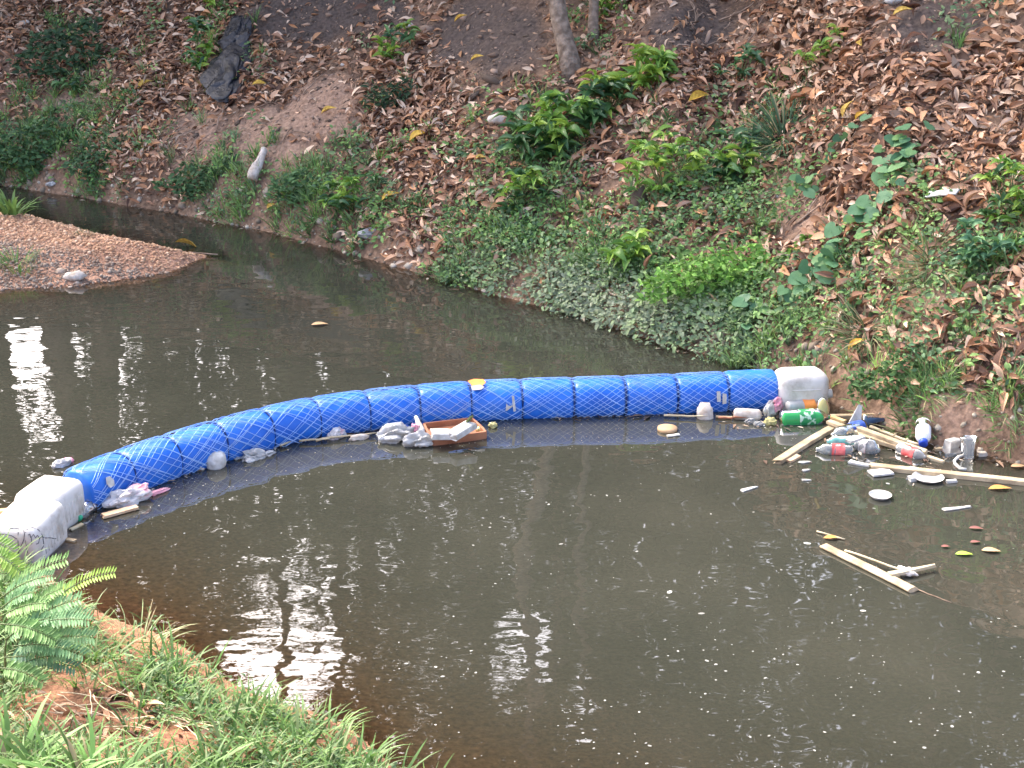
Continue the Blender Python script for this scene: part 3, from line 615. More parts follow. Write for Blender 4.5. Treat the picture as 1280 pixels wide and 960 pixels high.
def bushy(name, px, py, rx, ry, n, size_px, col, label, cat, droop=.2, wid=.5, group=None):
    """small-leaved plant: joined foliage and a few stems"""
    b_ = G(px, py+ry*.8); dep = depth(b_); sc_ = dep/FOC; r = empty(name, b_, label, cat, group)
    a = RNG.uniform(0, 6.28, n); q = np.sqrt(RNG.random(n)); q *= 1+.25*np.sin(a*5+px)
    c = np.array([D(px+math.cos(i)*j*rx, py+math.sin(i)*j*ry, dep) for i, j in zip(a, q)])-FW*(np.clip(1-q*q, 0, 1)*.35*(rx+ry)/2*sc_*RNG.random(n))[:, None]
    c[:, 2] = np.maximum(c[:, 2], terrain(c[:, 0], c[:, 1])+.015); over = c[:, 2]-terrain(c[:, 0], c[:, 1])
    c[:, 2] -= np.maximum(over-.35, 0)*.6
    s_ = size_px*sc_*RNG.uniform(.6, 1.3, n); nn = RNG.normal(size=(n, 3))*.4+np.array([0, -.5, .8])
    V, F, C = scatter(*leaf_geo(wid, .25, .2, n=3), c, frames(nn/np.linalg.norm(nn, axis=1, keepdims=True), RNG.uniform(0, 6.3, n), np.full(n, .3), s_), np.array(col)*RNG.uniform(.7, 2.0, (n, 1)))
    mk('foliage', V, F, M_GREENA, parent=r, col=C)
    for i in range(5):
        V, F = tube(np.linspace(b_-np.array([0, 0, .02]), c[i*3], 4), .005, 4); mk('stem', V, F, M_STEM, parent=r)
    return r
def tuft(px, py, ry, n, h_px, col, label, spread=.08, name='grass_tuft', wid=.035, droop=.75, lean=(0, -.5, .6), dry=.1, group=None, cat='grass'):
    b_ = G(px, py+ry); r_ = M_(h_px, b_); an = RNG.uniform(0, 6.28, n); rr = spread*np.sqrt(RNG.random(n))
    P_ = b_+np.stack([rr*np.cos(an), rr*np.sin(an), 0*an], 1); P_[:, 2] = terrain(P_[:, 0], P_[:, 1])-.01
    s_ = r_*RNG.uniform(.6, 1.2, n); nn = np.array(lean)+np.stack([np.cos(an), np.sin(an), 0*an], 1)*.45+RNG.normal(size=(n, 3))*.12; nn /= np.linalg.norm(nn, axis=1, keepdims=True)
    cc = np.array(col)*RNG.uniform(.75, 1.9, (n, 1)); dr = RNG.random(n) < dry; cc[dr] = np.array([.36, .30, .16])
    V, F, C = scatter(*blade_geo(wid, droop), P_, frames(nn, an, np.full(n, .02), s_), cc)
    return mk(name, V, F, M_GREENA, col=C, label=label, cat=cat, group=group)

bushy('shrub', 82, 62, 58, 48, 620, 9, (.035, .07, .03), 'dark small-leaved shrub hanging on the upper bank nearest the corner', 'shrub')
shrub(90, 112, 16, 10, 5, 6, 13, 'deep', 'small pale-tipped seedling under the dark small-leaved shrub')
shrub(247, 60, 15, 42, 10, 7, 15, 'deep', 'narrow green shrub growing along the side of the black plastic sheet', 'lime')
shrub(278, -2, 24, 12, 6, 7, 15, 'lime', 'bright leafy sprig above the black plastic sheet')
bushy('shrub', 45, 185, 62, 36, 620, 9, (.05, .105, .04), 'green weedy clump above the mouth of the side channel', 'shrub')
bushy('shrub', 118, 205, 34, 26, 300, 8, (.055, .11, .045), 'small weedy clump beside the channel, next after the largest one', 'shrub')
bushy('shrub', 250, 226, 52, 22, 420, 8, (.06, .115, .045), 'low weeds on the bank foot beside the pale upright bottle', 'shrub')
shrub(442, 245, 42, 26, 14, 8, 15, 'lime', 'bright green low plant close to the water before the bank curves', 'deep')
bushy('shrub', 372, 235, 36, 22, 300, 8, (.06, .12, .045), 'soft green weeds just upstream of the bright green low plant', 'shrub')
shrub(492, 55, 26, 28, 8, 7, 16, 'deep', 'small upright broad-leaved plant on bare soil below the dark earth', 'lime')
bushy('shrub', 490, 122, 36, 22, 260, 10, (.035, .065, .03), 'drooping dark plant under the small upright broad-leaved plant', 'shrub', wid=.3)
shrub(690, 160, 58, 46, 26, 9, 25, 'lime', 'big bright lime-topped bush below the tree trunk', 'deep')
shrub(760, 126, 28, 28, 10, 8, 24, 'deep', 'dark green bush leaning against the big lime-topped bush', 'lime')
shrub(815, 90, 27, 24, 12, 8, 23, 'lime', 'compact round green bush on its own in the leaf litter')
shrub(648, 240, 42, 28, 14, 8, 17, 'lime', 'leafy green weeds directly below the big lime-topped bush', 'deep')
shrub(830, 212, 50, 44, 18, 7, 20, 'lime', 'loose plant with long narrow leaves and a lime lower shoot')
shrub(922, 200, 28, 34, 10, 7, 24, 'lime', 'plant with long drooping narrow leaves beside the dark grass tuft', 'deep')
shrub(785, 315, 26, 22, 6, 8, 27, 'lime', 'single bright seedling with wide leaves above the dusty creeper')
shrub(1025, 68, 26, 24, 6, 7, 18, 'lime', 'sparse little plant in the thick leaf litter near the top')
shrub(925, 85, 28, 22, 6, 7, 15, 'deep', 'tiny dark plant beside a bare root near the top')
shrub(758, 12, 12, 10, 5, 7, 14, 'lime', 'bright tiny plant behind the thin sapling trunk')
tuft(980, 135, 40, 190, 62, (.055, .105, .05), 'dark green grass tuft arching down through the leaf litter', .10, lean=(0, -.4, .5), wid=.028)
tuft(1085, 400, 12, 130, 46, (.07, .11, .045), 'dry-tipped grass clump above the white jerrycan', .14, dry=.3)
tuft(1165, 300, 26, 120, 50, (.09, .11, .05), 'straw-coloured grass hanging below the white rag', .16, dry=.5, lean=(0, -.8, .3))
vine([(1150, 185), (1120, 215), (1105, 245), (1085, 285)], 22, 40, 'creeper with round leaves running down the litter slope')
vine([(1065, 300), (1045, 330), (1020, 355), (1000, 375)], 23, 32, 'round-leaved creeper trailing over the lush weeds')
vine([(1000, 245), (1035, 215), (1045, 205)], 17, 16, 'short creeper with small round leaves beside the bare soil scar')
vine([(930, 405), (915, 400), (940, 430)], 19, 6, 'few big round leaves at the water edge by the boom end')
shrub(1258, 240, 34, 46, 12, 8, 18, 'lime', 'tall leafy shrub at the edge above the overhang', 'deep')
shrub(1235, 305, 42, 34, 12, 8, 18, 'vine', 'grey-green shrub hanging over the small dark hollow')
bushy('shrub', 900, 345, 95, 34, 900, 10, (.14, .27, .05), 'lush lime ground plant spreading over the bank foot', 'shrub')
bushy('shrub', 1120, 475, 62, 34, 600, 9, (.075, .14, .045), 'green weeds on the bank behind the floating rubbish', 'shrub')
for i, (a_, b_, lab) in enumerate([(1160, 478, 'grass clump on the mud ledge above the blue-capped bottle'), (1215, 470, 'small bright grass clump on the mud ledge by the dead-leaf gully'), (1262, 500, 'grass clump at the very edge of the mud ledge'), (1140, 510, 'grass hanging over the mud ledge nearest the water')]):
    tuft(a_, b_, 12, 110, 34, (.085, .16, .045), lab, .11, dry=.15, group='grass clumps on the mud ledge')
# plants on the gravel bar
tuft(15, 250, 18, 40, 46, (.10, .18, .05), 'tall leafy grass at the back of the gravel bar', .12, wid=.09, lean=(0, 0, 1))
tuft(105, 288, 6, 60, 12, (.06, .11, .035), 'short green tuft in the middle of the gravel bar', .1, lean=(0, 0, 1))
tuft(22, 325, 10, 110, 26, (.10, .19, .05), 'green tuft at the water side of the gravel bar', .16, lean=(0, 0, 1))
tuft(275, 326, 5, 26, 14, (.16, .22, .11), 'pale little weed standing in water off the gravel tip', .05, lean=(0, 0, 1), wid=.14)
# ------------------------------------------------------------------ single bright leaves and rubbish on the bank
def big_leaf(px, py, len_px, yaw_, m, label, name='yellow_leaf', z=.07, nrm=None, wid=.4):
    p = G(px, py); nn = normal(np.array([p[0]]), np.array([p[1]]))[0] if nrm is None else np.array(nrm); s_ = M_(len_px, p)
    d = np.array([math.cos(yaw_), math.sin(yaw_)*.5, 0]); d = d-nn*(d @ nn); v, f = leaf_geo(wid*random.uniform(.8, 1.1), .12 if nrm else .35, .06 if nrm else .18, twist=.15 if nrm else random.uniform(-.9, .9), n=7)
    V = (v-np.array([0, .5, 0]))*s_ @ basis(d, nn).T+p+nn*z
    return mk(name, V, f, m, label=label, cat='leaf')
for (a_, b_, l_, yw, lab) in [(1130, 25, 30, .1, 'bright yellow leaf lying beside the dark soil near the top'), (1068, 142, 30, .5, 'pale yellow-green leaf, upper of a pair in the litter'), (1084, 150, 24, -.3, 'pale yellow-green leaf, lower of a pair in the litter'),
                              (528, 178, 34, .2, 'yellow leaf lying below the drooping dark plant'), (605, 204, 20, -.6, 'yellow leaf beside the big lime-topped bush'), (872, 130, 36, .9, 'long orange-yellow leaf below the compact round bush'),
                              (1077, 441, 32, .2, 'bright yellow leaf on the weeds behind the white jerrycan'), (325, 112, 22, .3, 'yellow leaf beside the black plastic sheet'), (185, 112, 26, .8, 'yellow leaf on the litter below the narrow green shrub'),
                              (600, 80, 22, 0, 'small yellow leaf by the foot of the grey-brown trunk'), (1082, 62, 22, 1.4, 'yellow-orange leaf near the sparse little plant'), (345, 262, 18, .4, 'yellow leaf by the pale upright bottle at the bank foot'),
                              (415, 145, 26, .1, 'yellow leaf on the pinkish soil face'), (492, 252, 30, .3, 'yellow leaf beside the bright green low plant'), (580, 30, 22, .2, 'yellow leaf on the dark bare earth'), (232, 309, 34, .25, 'curled yellow leaf at the tip of the gravel bar')]:
    big_leaf(a_, b_, l_*.85, yw, M_YEL, lab, z=.02 if 'gravel' in lab else .07)
# black plastic sheet
A, B_ = G(306, 26), G(280, 134); nn = normal(np.array([A[0]]), np.array([A[1]]))[0]
bp = empty('plastic_sheet', B_, 'crumpled black plastic sheet draped down the upper bank', 'plastic sheet')
crumple('sheet', B_, G(297, 64), M_(58, B_), .20, M_BLACKBAG, 3, .24, .25, .5, 5, nn, parent=bp); crumple('fold', G(292, 78), A, M_(44, B_), .14, M_BLACKBAG, 5, .3, .45, .6, 4, nn, parent=bp)
# white stake, rag and scraps
A, B_ = G(318, 228), G(332, 186); V, F = lathe([(0, .05), (.1, .066), (.4, .06), (.7, .05), (.95, .034), (1, .028)], A+np.array([0, -.06, .03]), B_+np.array([0, -.10, .02]), 12, crush=.8); mk('plastic_bottle', V, F, M_FOAMD, label='crushed pale plastic bottle propped upright at the bank foot', cat='bottle')
V, F = slab(G(1157, 260), G(1194, 256), .075, .012, up=(0, -.4, .9), z=.12, ragged=.3, seed=4); mk('foam_sheet', V, F, M_FOAM, label='flat white foam sheet lying on the litter slope', cat='foam')
for i, (a_, b_, s_, lab, m) in enumerate([(1118, 3, 26, 'white foam scrap at the very top of the bank', M_FOAM), (968, 28, 12, 'small white scrap on dark soil beside the root', M_FOAM), (1083, 100, 12, 'small white pebble-like scrap in the litter', M_FOAM), (511, 34, 14, 'white scrap beside the small upright broad-leaved plant', M_FOAM),
                                     (430, 82, 10, 'tiny white scrap on the soil near fine roots', M_FOAM), (460, 295, 26, 'white torn film on the mud near the bend', M_BAG), (972, 247, 8, 'tiny white scrap on the bare soil scar', M_FOAM), (64, 232, 14, 'white scrap at the mouth of the side channel', M_BAG), (30, 30, 16, 'pale scrap in the litter of the upper corner', M_FOAMD), (625, 152, 34, 'pale flat stone half buried beside the big lime-topped bush', M_FOAMD), (94, 349, 30, 'flat pale stone at the edge of the gravel bar', M_FOAMD)]):
    p = G(a_, b_); d = np.array([M_(s_, p)/2, 0, .01]); crumple('stone' if 'stone' in lab else 'scrap', p-d, p+d, M_(s_, p)*.6, M_(s_, p)*.45, m, i+20, .2, lift=.2, sub=2, label=lab, cat='stone' if 'stone' in lab else 'litter')

# ------------------------------------------------------------------ the floating boom
BR, BZ = .149, .100
ctl = [(968, 488), (930, 489.5), (862, 493), (793, 496), (724, 498), (656, 500), (588, 503), (520, 508), (453, 515), (385, 525), (320, 540), (258, 557), (190, 579), (130, 601), (96, 616)]
cp = np.array([W(a, b, BZ) for a, b in ctl]); cp[:, 2] = BZ
seg = np.concatenate([[0], np.cumsum(np.linalg.norm(np.diff(cp, axis=0), axis=1))]); S = np.linspace(0, seg[-1], 400)
k_ = np.hanning(41); k_ /= k_.sum(); path = np.stack([np.convolve(np.pad(np.interp(S, seg, cp[:, i]), 20, 'reflect', reflect_type='odd'), k_, 'valid') for i in range(3)], 1)
S = np.concatenate([[0], np.cumsum(np.linalg.norm(np.diff(path, axis=0), axis=1))]); LEN = S[-1]; NB = 14
def at_s(s): return np.array([np.interp(s, S, path[:, i]) for i in range(3)])
def fr_s(s):
    t = at_s(min(s+.05, LEN))-at_s(max(s-.05, 0)); t /= np.linalg.norm(t); n_ = np.cross(t, [0, 0, 1.]); n_ /= np.linalg.norm(n_); return t, n_
def boom_r(s):                                        # radius along the boom: full drums, pinched joints
    u = (s/LEN*NB) % 1; e = min(u, 1-u)*LEN/NB; return BR*(1-.07*math.exp(-(e/.022)**1.5))
boom = empty('floating_boom', at_s(LEN/2)*np.array([1, 1, 0]), 'long curved blue netted boom of plastic drums floating across the stream', 'boom')
for i in range(NB):
    s0, s1 = LEN*i/NB, LEN*(i+1)/NB; rj = random.uniform(.95, 1.03); dz = random.uniform(-.012, .008); V = []; k = 24
    us = [0, .0, .015, .045, .09, .3, .5, .7, .91, .955, .985, 1., 1.]; rs = [.02, .88, .945, .98, .997, 1.0, 1.005, 1.0, .997, .98, .945, .88, .02]
    for u, rr in zip(us, rs):
        s = s0+.006+(s1-s0-.012)*u; c = at_s(s); t, n_ = fr_s((s0+s1)/2)
        for j in range(k):
            a = 2*math.pi*j/k; ca, sa = math.cos(a), math.sin(a); q = (abs(ca)**3.2+abs(sa)**3.2)**(-1/3.2); q = .55+.45*q     # softly squared drum
            V.append(c+np.array([0, 0, dz])+(n_*ca+np.array([0, 0, 1])*sa)*BR*rr*rj*q*.985)
    F = [(m_*k+j, m_*k+(j+1) % k, (m_+1)*k+(j+1) % k, (m_+1)*k+j) for m_ in range(len(us)-1) for j in range(k)]+[tuple(range(k))[::-1], tuple(range((len(us)-1)*k, len(us)*k))]
    mk('blue_drum', V, F, M_BLUE, parent=boom)
nv = []; nf = []; off = 0
def surf(s, a, lift=.004):
    c = at_s(s); t, n_ = fr_s(s); ca, sa = math.cos(a), math.sin(a); q = (abs(ca)**3.2+abs(sa)**3.2)**(-1/3.2); q = .55+.45*q
    return c+(n_*ca+np.array([0, 0, 1])*sa)*(boom_r(s)*1.012*q+lift)
NL = 24
for fam in (1, -1):
    for h in range(NL):
        ss_ = np.linspace(.01, LEN-.01, 230); jit = random.uniform(-.09, .09); pit = random.uniform(.985, 1.015)
        ang = 2*math.pi*h/NL+jit+fam*4.1*pit*ss_+.2*fbm(ss_*2.1+h*7, ss_*0+fam*3.3, 2)
        pts = np.array([surf(s, a) for s, a in zip(ss_, ang)])
        V, F = tube(pts, .0021, 3, caps=False); nv.append(V); nf.append(F+off); off += len(V)
mk('netting', np.concatenate(nv), np.concatenate(nf), M_NET, parent=boom)
for i in range(1, NB):
    s = LEN*i/NB; t, n_ = fr_s(s); c = at_s(s)
    pts = np.array([surf(s, a, -.004) for a in np.linspace(0, 2*math.pi, 25)]); V, F = tube(pts, .0055, 6, caps=False); mk('strap', V, F, M_STRAP, parent=boom)
def jerrycan(c, B, dims, bev):
    V, F = rbox(c, B, dims, bev, 4); return mk('white_jerrycan', V, F, M_WHITE, parent=boom), V, F
# right end
t, n_ = fr_s(.02); cR = W(1000, 489, .11)
can, V, F = jerrycan(cR, basis([1, .12, 0], [0, .05, 1]), (.30, .375, .33), .095)
V, F = lathe([(0, .030), (.2, .034), (.9, .034), (1, .028)], cR+np.array([.17, -.06, .0]), cR+np.array([.225, -.06, .005]), 14); mk('cap', V, F, M_FOAM, parent=can)
Bc = basis([1, .12, 0], [0, .05, 1])
for zz_ in (-.03, .05):
    ring = np.array([cR+Bc @ np.array([x_, y_, zz_]) for x_, y_ in [(-.15, -.10), (-.15, .10), (-.09, .185), (.09, .185), (.15, .10), (.15, -.10), (.09, -.185), (-.09, -.185), (-.15, -.10)]]); V, F = tube(ring, .006, 5, caps=False); mk('moulded_seam', V, F, M_WHITE, parent=can)
# left end: two cans in line
c1, c2 = W(63, 633, .105), W(35, 667, .095); dv = c2-c1; dv[2] = 0; dv /= np.linalg.norm(dv)
B1 = basis(np.array([-.30, -1, -.02]), [0, 0, 1]); can1, V1, F1 = jerrycan(c1, B1, (.31, .37, .29), .085)
B2 = basis(np.array([-.22, -1, -.10]), [0, 0, 1]); can2, V2, F2 = jerrycan(c2, B2, (.33, .42, .29), .085)
for (cc, BB, cn_) in ((c1, B1, can1), (c2, B2, can2)):          # moulded ribs on the side wall
    for j in range(7):
        p0 = cc+BB @ np.array([-(.153 if cn_ is can1 else .163), -.11+j*.036, -.055]); p1 = cc+BB @ np.array([-(.153 if cn_ is can1 else .163), -.11+j*.036, .055])
        V, F = tube(np.linspace(p0, p1, 4), .006, 6); mk('rib', V, F, M_WHITE, parent=cn_)
        p0 = cc+BB @ np.array([(.153 if cn_ is can1 else .163), -.11+j*.036, -.055]); p1 = cc+BB @ np.array([(.153 if cn_ is can1 else .163), -.11+j*.036, .055])
        V, F = tube(np.linspace(p0, p1, 4), .006, 6); mk('rib', V, F, M_WHITE, parent=cn_)
tree2 = BVHTree.FromPolygons([tuple(v) for v in V2], [tuple(f) for f in F2])
strokes = [[(0, 572), (40, 575), (80, 585), (112, 605)], [(60, 540), (95, 532), (130, 540)], [(122, 560), (121, 630), (126, 700)], [(120, 490), (145, 520), (164, 565), (160, 610), (120, 700)], [(172, 560), (172, 630), (186, 700)],
           [(176, 545), (215, 530), (255, 545), (282, 585), (290, 640)], [(290, 650), (270, 685), (225, 715), (190, 720)], [(186, 580), (200, 572), (205, 600), (222, 575), (236, 600), (248, 580), (262, 605), (275, 590), (300, 600), (330, 598), (372, 604)], [(210, 600), (212, 640)], [(262, 605), (255, 635), (240, 640)]]
for st in strokes:
    pts = []
    for zx, zy in st:
        d = ray(zx/5.333, 560+zy/5.333); hit = tree2.ray_cast(Vector(CAMP), Vector(d).normalized())
        if hit[0] is not None: pts.append(np.array(hit[0])+np.array(hit[1])*.0015)
    if len(pts) > 1:
        pts = np.array(pts); u = np.linspace(0, len(pts)-1, 4*len(pts)); pts = np.stack([np.interp(u, range(len(pts)), pts[:, i]) for i in range(3)], 1)
        V, F = tube(pts, .0026, 5); mk('handwriting', V, F, M_INK, parent=can2)
# tags and scraps caught on the boom
BG_ = [(s_, a_, surf(s_, a_)) for s_ in np.linspace(.02, LEN-.02, 130) for a_ in np.linspace(-.5, 3.6, 40)]
BG_ = [(s_, a_, *proj(p_)[:2]) for s_, a_, p_ in BG_ if (p_-at_s(s_)) @ FW < 0]
def on_boom(px, py): q = min(BG_, key=lambda q: abs(q[2]-px)+abs(q[3]-py)); return q[0], q[1]
def patch(px, py, poly, name, m, label, cat):
    """thin flat scrap lying on the drums; poly in px offsets"""
    s, a = on_boom(px, py); c = surf(s, a, .010); nn = c-at_s(s); nn /= np.linalg.norm(nn); t, _ = fr_s(s); dirx = -t if t[0] < 0 else t; up_ = np.cross(nn, dirx); up_ = up_ if up_[2] > 0 else -up_; k = depth(c)/FOC
    fs = max(.35, abs(np.dot(up_, UP))); V = [c+dirx*x_*k-up_*y_*k/fs+nn*e for e in (0, .006) for x_, y_ in poly]; n = len(poly)
    F = [tuple(range(n)), tuple(range(2*n-1, n-1, -1))]+[(i, (i+1) % n, n+(i+1) % n, n+i) for i in range(n)]
    return mk(name, np.array(V), F, m, label=label, cat=cat, smooth=False)
patch(592, 480, [(-10, -3), (-2, -5), (10, -4), (12, 0), (6, 4), (-6, 3)], 'plastic_scrap', M_ORANGE, 'orange wrapper scrap lying on top of the boom', 'litter')
patch(597, 485, [(-8, -2), (4, -3), (9, 0), (4, 3), (-7, 3)], 'plastic_scrap', M_FOAM, 'white scrap beside the orange wrapper on the boom', 'litter')
patch(642, 506, [(0, -11), (3, -11), (4, 0), (5, 8), (2, 9), (1, 2), (-6, 7), (-8, 8), (-7, -2), (-4, 2), (1, 1)], 'tape_strip', M_FOAM, 'torn white tape in a slanted figure on the middle drum', 'tape')
patch(895, 497, [(-2.5, -7), (2, -7), (2.5, 6), (-2, 6)], 'white_tag', M_FOAM, 'white tag on the boom joint, the one farther from the jerrycan', 'tag')
patch(902, 497, [(-2, -7), (3, -6), (3, 6), (-2, 6)], 'white_tag', M_FOAM, 'white tag on the boom joint, the one nearer the jerrycan', 'tag')
patch(136, 602, [(-4, -6), (2, -6), (6, 0), (4, 6), (-3, 7), (-6, 1)], 'foam_scrap', M_FOAM, 'white foam lump stuck on the netting near the paired jerrycans', 'foam')

# ------------------------------------------------------------------ floating rubbish
def floatblob(name, px0, py0, px1, py1, wpx, thick, m, label, cat, seed, amp=.25, taper=0., lift=.25, sub=4, z=.0, freq=3.2):
    A, B = W(px0, py0), W(px1, py1); return crumple(name, A, B, M_(wpx, A), thick, m, seed, amp, taper, lift, sub, label=label, cat=cat, freq=freq)
BOT = [(0, .25), (.02, .8), (.06, 1), (.12, .96), (.2, 1), (.55, 1), (.6, .96), (.66, 1), (.74, .92), (.82, .6), (.88, .34), (.9, .30), (.93, .30)]
def bottle(px0, py0, px1, py1, rad_px, m, label, capm=None, labelm=None, lab=(.28, .55), z=.35, crush=.12, seed=0, zb=None, label_part=None, tilt=0.):
    A, B = W(px0, py0), W(px1, py1); r_ = M_(rad_px, A); A[2] = r_*z; B[2] = r_*z+tilt
    o = empty('plastic_bottle', np.array([*(A+B)[:2]/2, 0]), label, 'bottle')
    V, F = lathe([(u, q*r_) for u, q in BOT], A, B, 18, crush=crush, seed=seed); mk('body', V, F, m, parent=o)
    if labelm:
        us = np.linspace(lab[0], lab[1], 5); V, F = lathe([(u, r_*1.025) for u in us], A, B, 18, crush=crush, seed=seed); F = F[:-2]; l_ = mk('label', V, F, labelm, parent=o)
        if label_part: l_['label'] = label_part
    if capm:
        V, F = lathe([(.915, r_*.36), (.925, r_*.39), (.995, r_*.38), (1, r_*.3)], A, B, 14); mk('cap', V, F, capm, parent=o)
    return o
def plank(name, px0, py0, px1, py1, wpx, th, m, label, z=.02, taper=1., ragged=.25, seed=0, z1=None, cat='plank', up=(0, 0, 1)):
    A, B = W(px0, py0, z), W(px1, py1, z if z1 is None else z1); V, F = slab(A, B, M_(wpx, A), th, taper=taper, ragged=ragged, seed=seed, up=up); return mk(name, V, F, m, label=label, cat=cat, smooth=False)
def disc(px, py, rpx, m, label, name='paper_plate', cat='plate', z=.012, tilt=0., rim=True):
    c = W(px, py); r_ = M_(rpx, c); prof = [(0, 0.001), (.0, .66*r_), (.05, .70*r_), (.5, .82*r_), (.9, .97*r_), (1, r_), (.95, r_*1.0), (.75, .96*r_), (.35, .8*r_), (.02+.12, .7*r_), (.13, .001)] if rim else [(0, .001), (0, r_*.97), (.4, r_), (1, r_*.97), (1, .001)]
    V, F = lathe(prof, c+np.array([0, 0, z-.012]), c+np.array([tilt, 0, z+.012]), 28, up=(0, 1, 0)); return mk(name, V, F, m, label=label, cat=cat)
def fleaf(px, py, len_px, yaw_, m, label, wid=.5): return big_leaf(px, py, len_px, yaw_, m, label, name='floating_leaf', z=.008, nrm=(0, 0, 1), wid=wid)
M_LEAFG = mat('fresh_green_leaf', (.35, .55, .05), (.45, .65, .1), 12, .4); M_LEAFR = mat('russet_leaf', (.16, .06, .05), (.26, .11, .09), 12, .6); M_LEAFT = mat('tan_leaf', (.42, .26, .13), (.5, .33, .19), 12, .6); M_LEAFO = mat('orange_leaf', (.42, .20, .05), (.52, .27, .08), 12, .6)

# near the paired jerrycans
bottle(127, 622, 98, 652, 10, M_CLEAR, 'crushed clear bottle with a green cap against the paired jerrycans', capm=M_CAPG, crush=.5, seed=3, labelm=M_NAVYB, lab=(.3, .6))
pb = empty('plastic_bag', W(165, 632), 'pink and white plastic bag floating beside the crushed bottle', 'plastic bag')
crumple('bag', W(134, 635), W(188, 622), .16, .13, M_BAGP, 9, .35, .2, .3, 4, parent=pb); crumple('knotted_end', W(186, 621), W(212, 612), .05, .04, M_PINK, 4, .3, .5, .3, 3, parent=pb)
plank('wooden_slab', 128, 645, 172, 634, 12, .018, M_TANW, 'tan slab of wood below the pink and white bag', z=.012, ragged=.15, taper=.8, seed=2, cat='wood')
plank('wood_chip', 79, 673, 94, 676, 6, .012, M_WOOD, 'pale wood chip floating beside the front jerrycan', z=.006, cat='wood')
plank('wood_chip', 88, 662, 103, 655, 5, .012, M_BAMBOO, 'greenish wood sliver under the green bottle cap', z=.006, cat='wood')
plank('wood_log', -20, 645, 10, 642, 12, .06, M_WOODO, 'end of a wooden log poking out beyond the jerrycans', z=.02, cat='log')
floatblob('plastic_scrap', 66, 586, 90, 578, 12, .06, M_BAG, 'pale film scraps caught behind the boom', 'litter', 12, sub=3)
floatblob('plastic_scrap', 78, 580, 92, 576, 10, .04, M_PINK, 'pinkish scrap caught behind the boom', 'litter', 13, sub=3)
pts = wobble(W(185, 603), W(226, 592), 12, .5, 5); pts[:, 2] = .02+.02*np.sin(np.linspace(0, 3.1, 12)); V, F = tube(pts, np.linspace(.012, .004, 12), 6); mk('palm_strip', V, F, M_TANW, label='curled tan palm strip beside the blue ball', cat='plant strip')
def ball(px, py, rpx, m, label, name, cat, seed, amp=.05, z=.45, squash=1.):
    c = W(px, py); r_ = M_(rpx, c); return crumple(name, c-np.array([r_, 0, 0]), c+np.array([r_, 0, 0]), 2*r_, 2*r_*squash, m, seed, amp, lift=z/2*.9, sub=4, label=label, cat=cat)
ball(217, 595, 8, M_CAPB, 'small dark blue ball tucked under the boom', 'ball', 'ball', 1)
ball(244, 585, 13, M_FOAMD, 'lumpy grubby foam float beside the round white one', 'foam_float', 'float', 6, .22, squash=.8)
ball(270, 583, 13.5, M_FOAM, 'round white foam ball floating beside the boom', 'foam_ball', 'ball', 2, .05, z=.6)
plank('wood_chip', 224, 590, 236, 589, 6, .02, M_FOAMD, 'pale chip next to the lumpy foam float', z=.008, cat='litter')
pb = empty('plastic_bag', W(320, 575), 'limp white bag floating alone beside the round white ball', 'plastic bag')
crumple('bag', W(302, 576), W(330, 570), .10, .08, M_BAG, 14, .4, .1, .2, 4, parent=pb); crumple('tail', W(328, 571), W(346, 566), .05, .04, M_BAG, 15, .4, .3, .2, 3, parent=pb); crumple('corner', W(290, 574), W(304, 573), .05, .03, M_BAG, 16, .3, .3, .2, 3, parent=pb)
for i, (a0, b0, a1, b1, lab) in enumerate([(350, 557, 376, 546, 'short stick leaning on the boom near the curve'), (374, 551, 412, 548, 'thin twig lying along the foot of the boom'), (395, 551, 470, 541, 'long thin reed along the boom beside the pinkish foam'), (830, 519, 885, 520, 'thin reed along the boom near the dented cup'), (898, 522, 950, 521, 'dark wet stick under the pale foam log')]):
    V, F = tube(wobble(W(a0, b0, .02), W(a1, b1, .03), 8, .08, i), np.linspace(.009, .004, 8), 6); mk('stick', V, F, M_BAMBOO if i != 4 else M_BROWN, label=lab, cat='stick')
floatblob('foam_lump', 410, 550, 432, 545, 15, .10, M_BAGP, 'pinkish crumpled lump beside the boom', 'litter', 18, sub=3)
floatblob('foam_lump', 436, 551, 462, 547, 10, .05, M_FOAMD, 'flat pale foam lump between the pinkish lump and the bags', 'foam', 19, sub=3)
# white bags and the brown tray
floatblob('plastic_bag', 468, 552, 516, 546, 34, .12, M_BAG, 'big crumpled white bag next to the brown tray', 'plastic bag', 21, .38, sub=5)
floatblob('plastic_bag', 506, 558, 546, 556, 22, .10, M_BAG, 'smaller white bag spilling in front of the brown tray', 'plastic bag', 22, .38, sub=5)
floatblob('plastic_scrap', 514, 546, 525, 543, 9, .08, M_PINK, 'pink film scrap between the bags and the tray', 'litter', 23, sub=3, lift=.6)
V, F = lathe([(0, .02), (.3, .028), (.7, .018), (1, .012)], W(529, 548)+np.array([0, 0, .02]), W(520, 537)+np.array([0, 0, .10]), 12); mk('plastic_tube', V, F, M_FOAM, label='white tube leaning out of the bags beside the tray', cat='tube')
for i, (a_, b_, lab, m) in enumerate([(482, 536, 'teal scrap behind the big white bag', M_TEALB), (493, 535, 'white knob-like scrap behind the big white bag', M_FOAM), (507, 536, 'blue scrap on the far side of the big white bag', M_CAPB), (616, 531, 'small yellow husk beside the brown tray', M_YELB)]):
    ball(a_, b_+3, 6, m, lab, 'plastic_scrap', 'litter', 30+i, .18, z=.7, squash=.7)
tr_ = empty('wooden_tray', W(572, 545), 'red-brown wooden tray full of foam scraps afloat by the boom', 'tray')
q = [W(541, 557), W(607, 548), W(590, 531), W(530, 538)]; hgt = .07
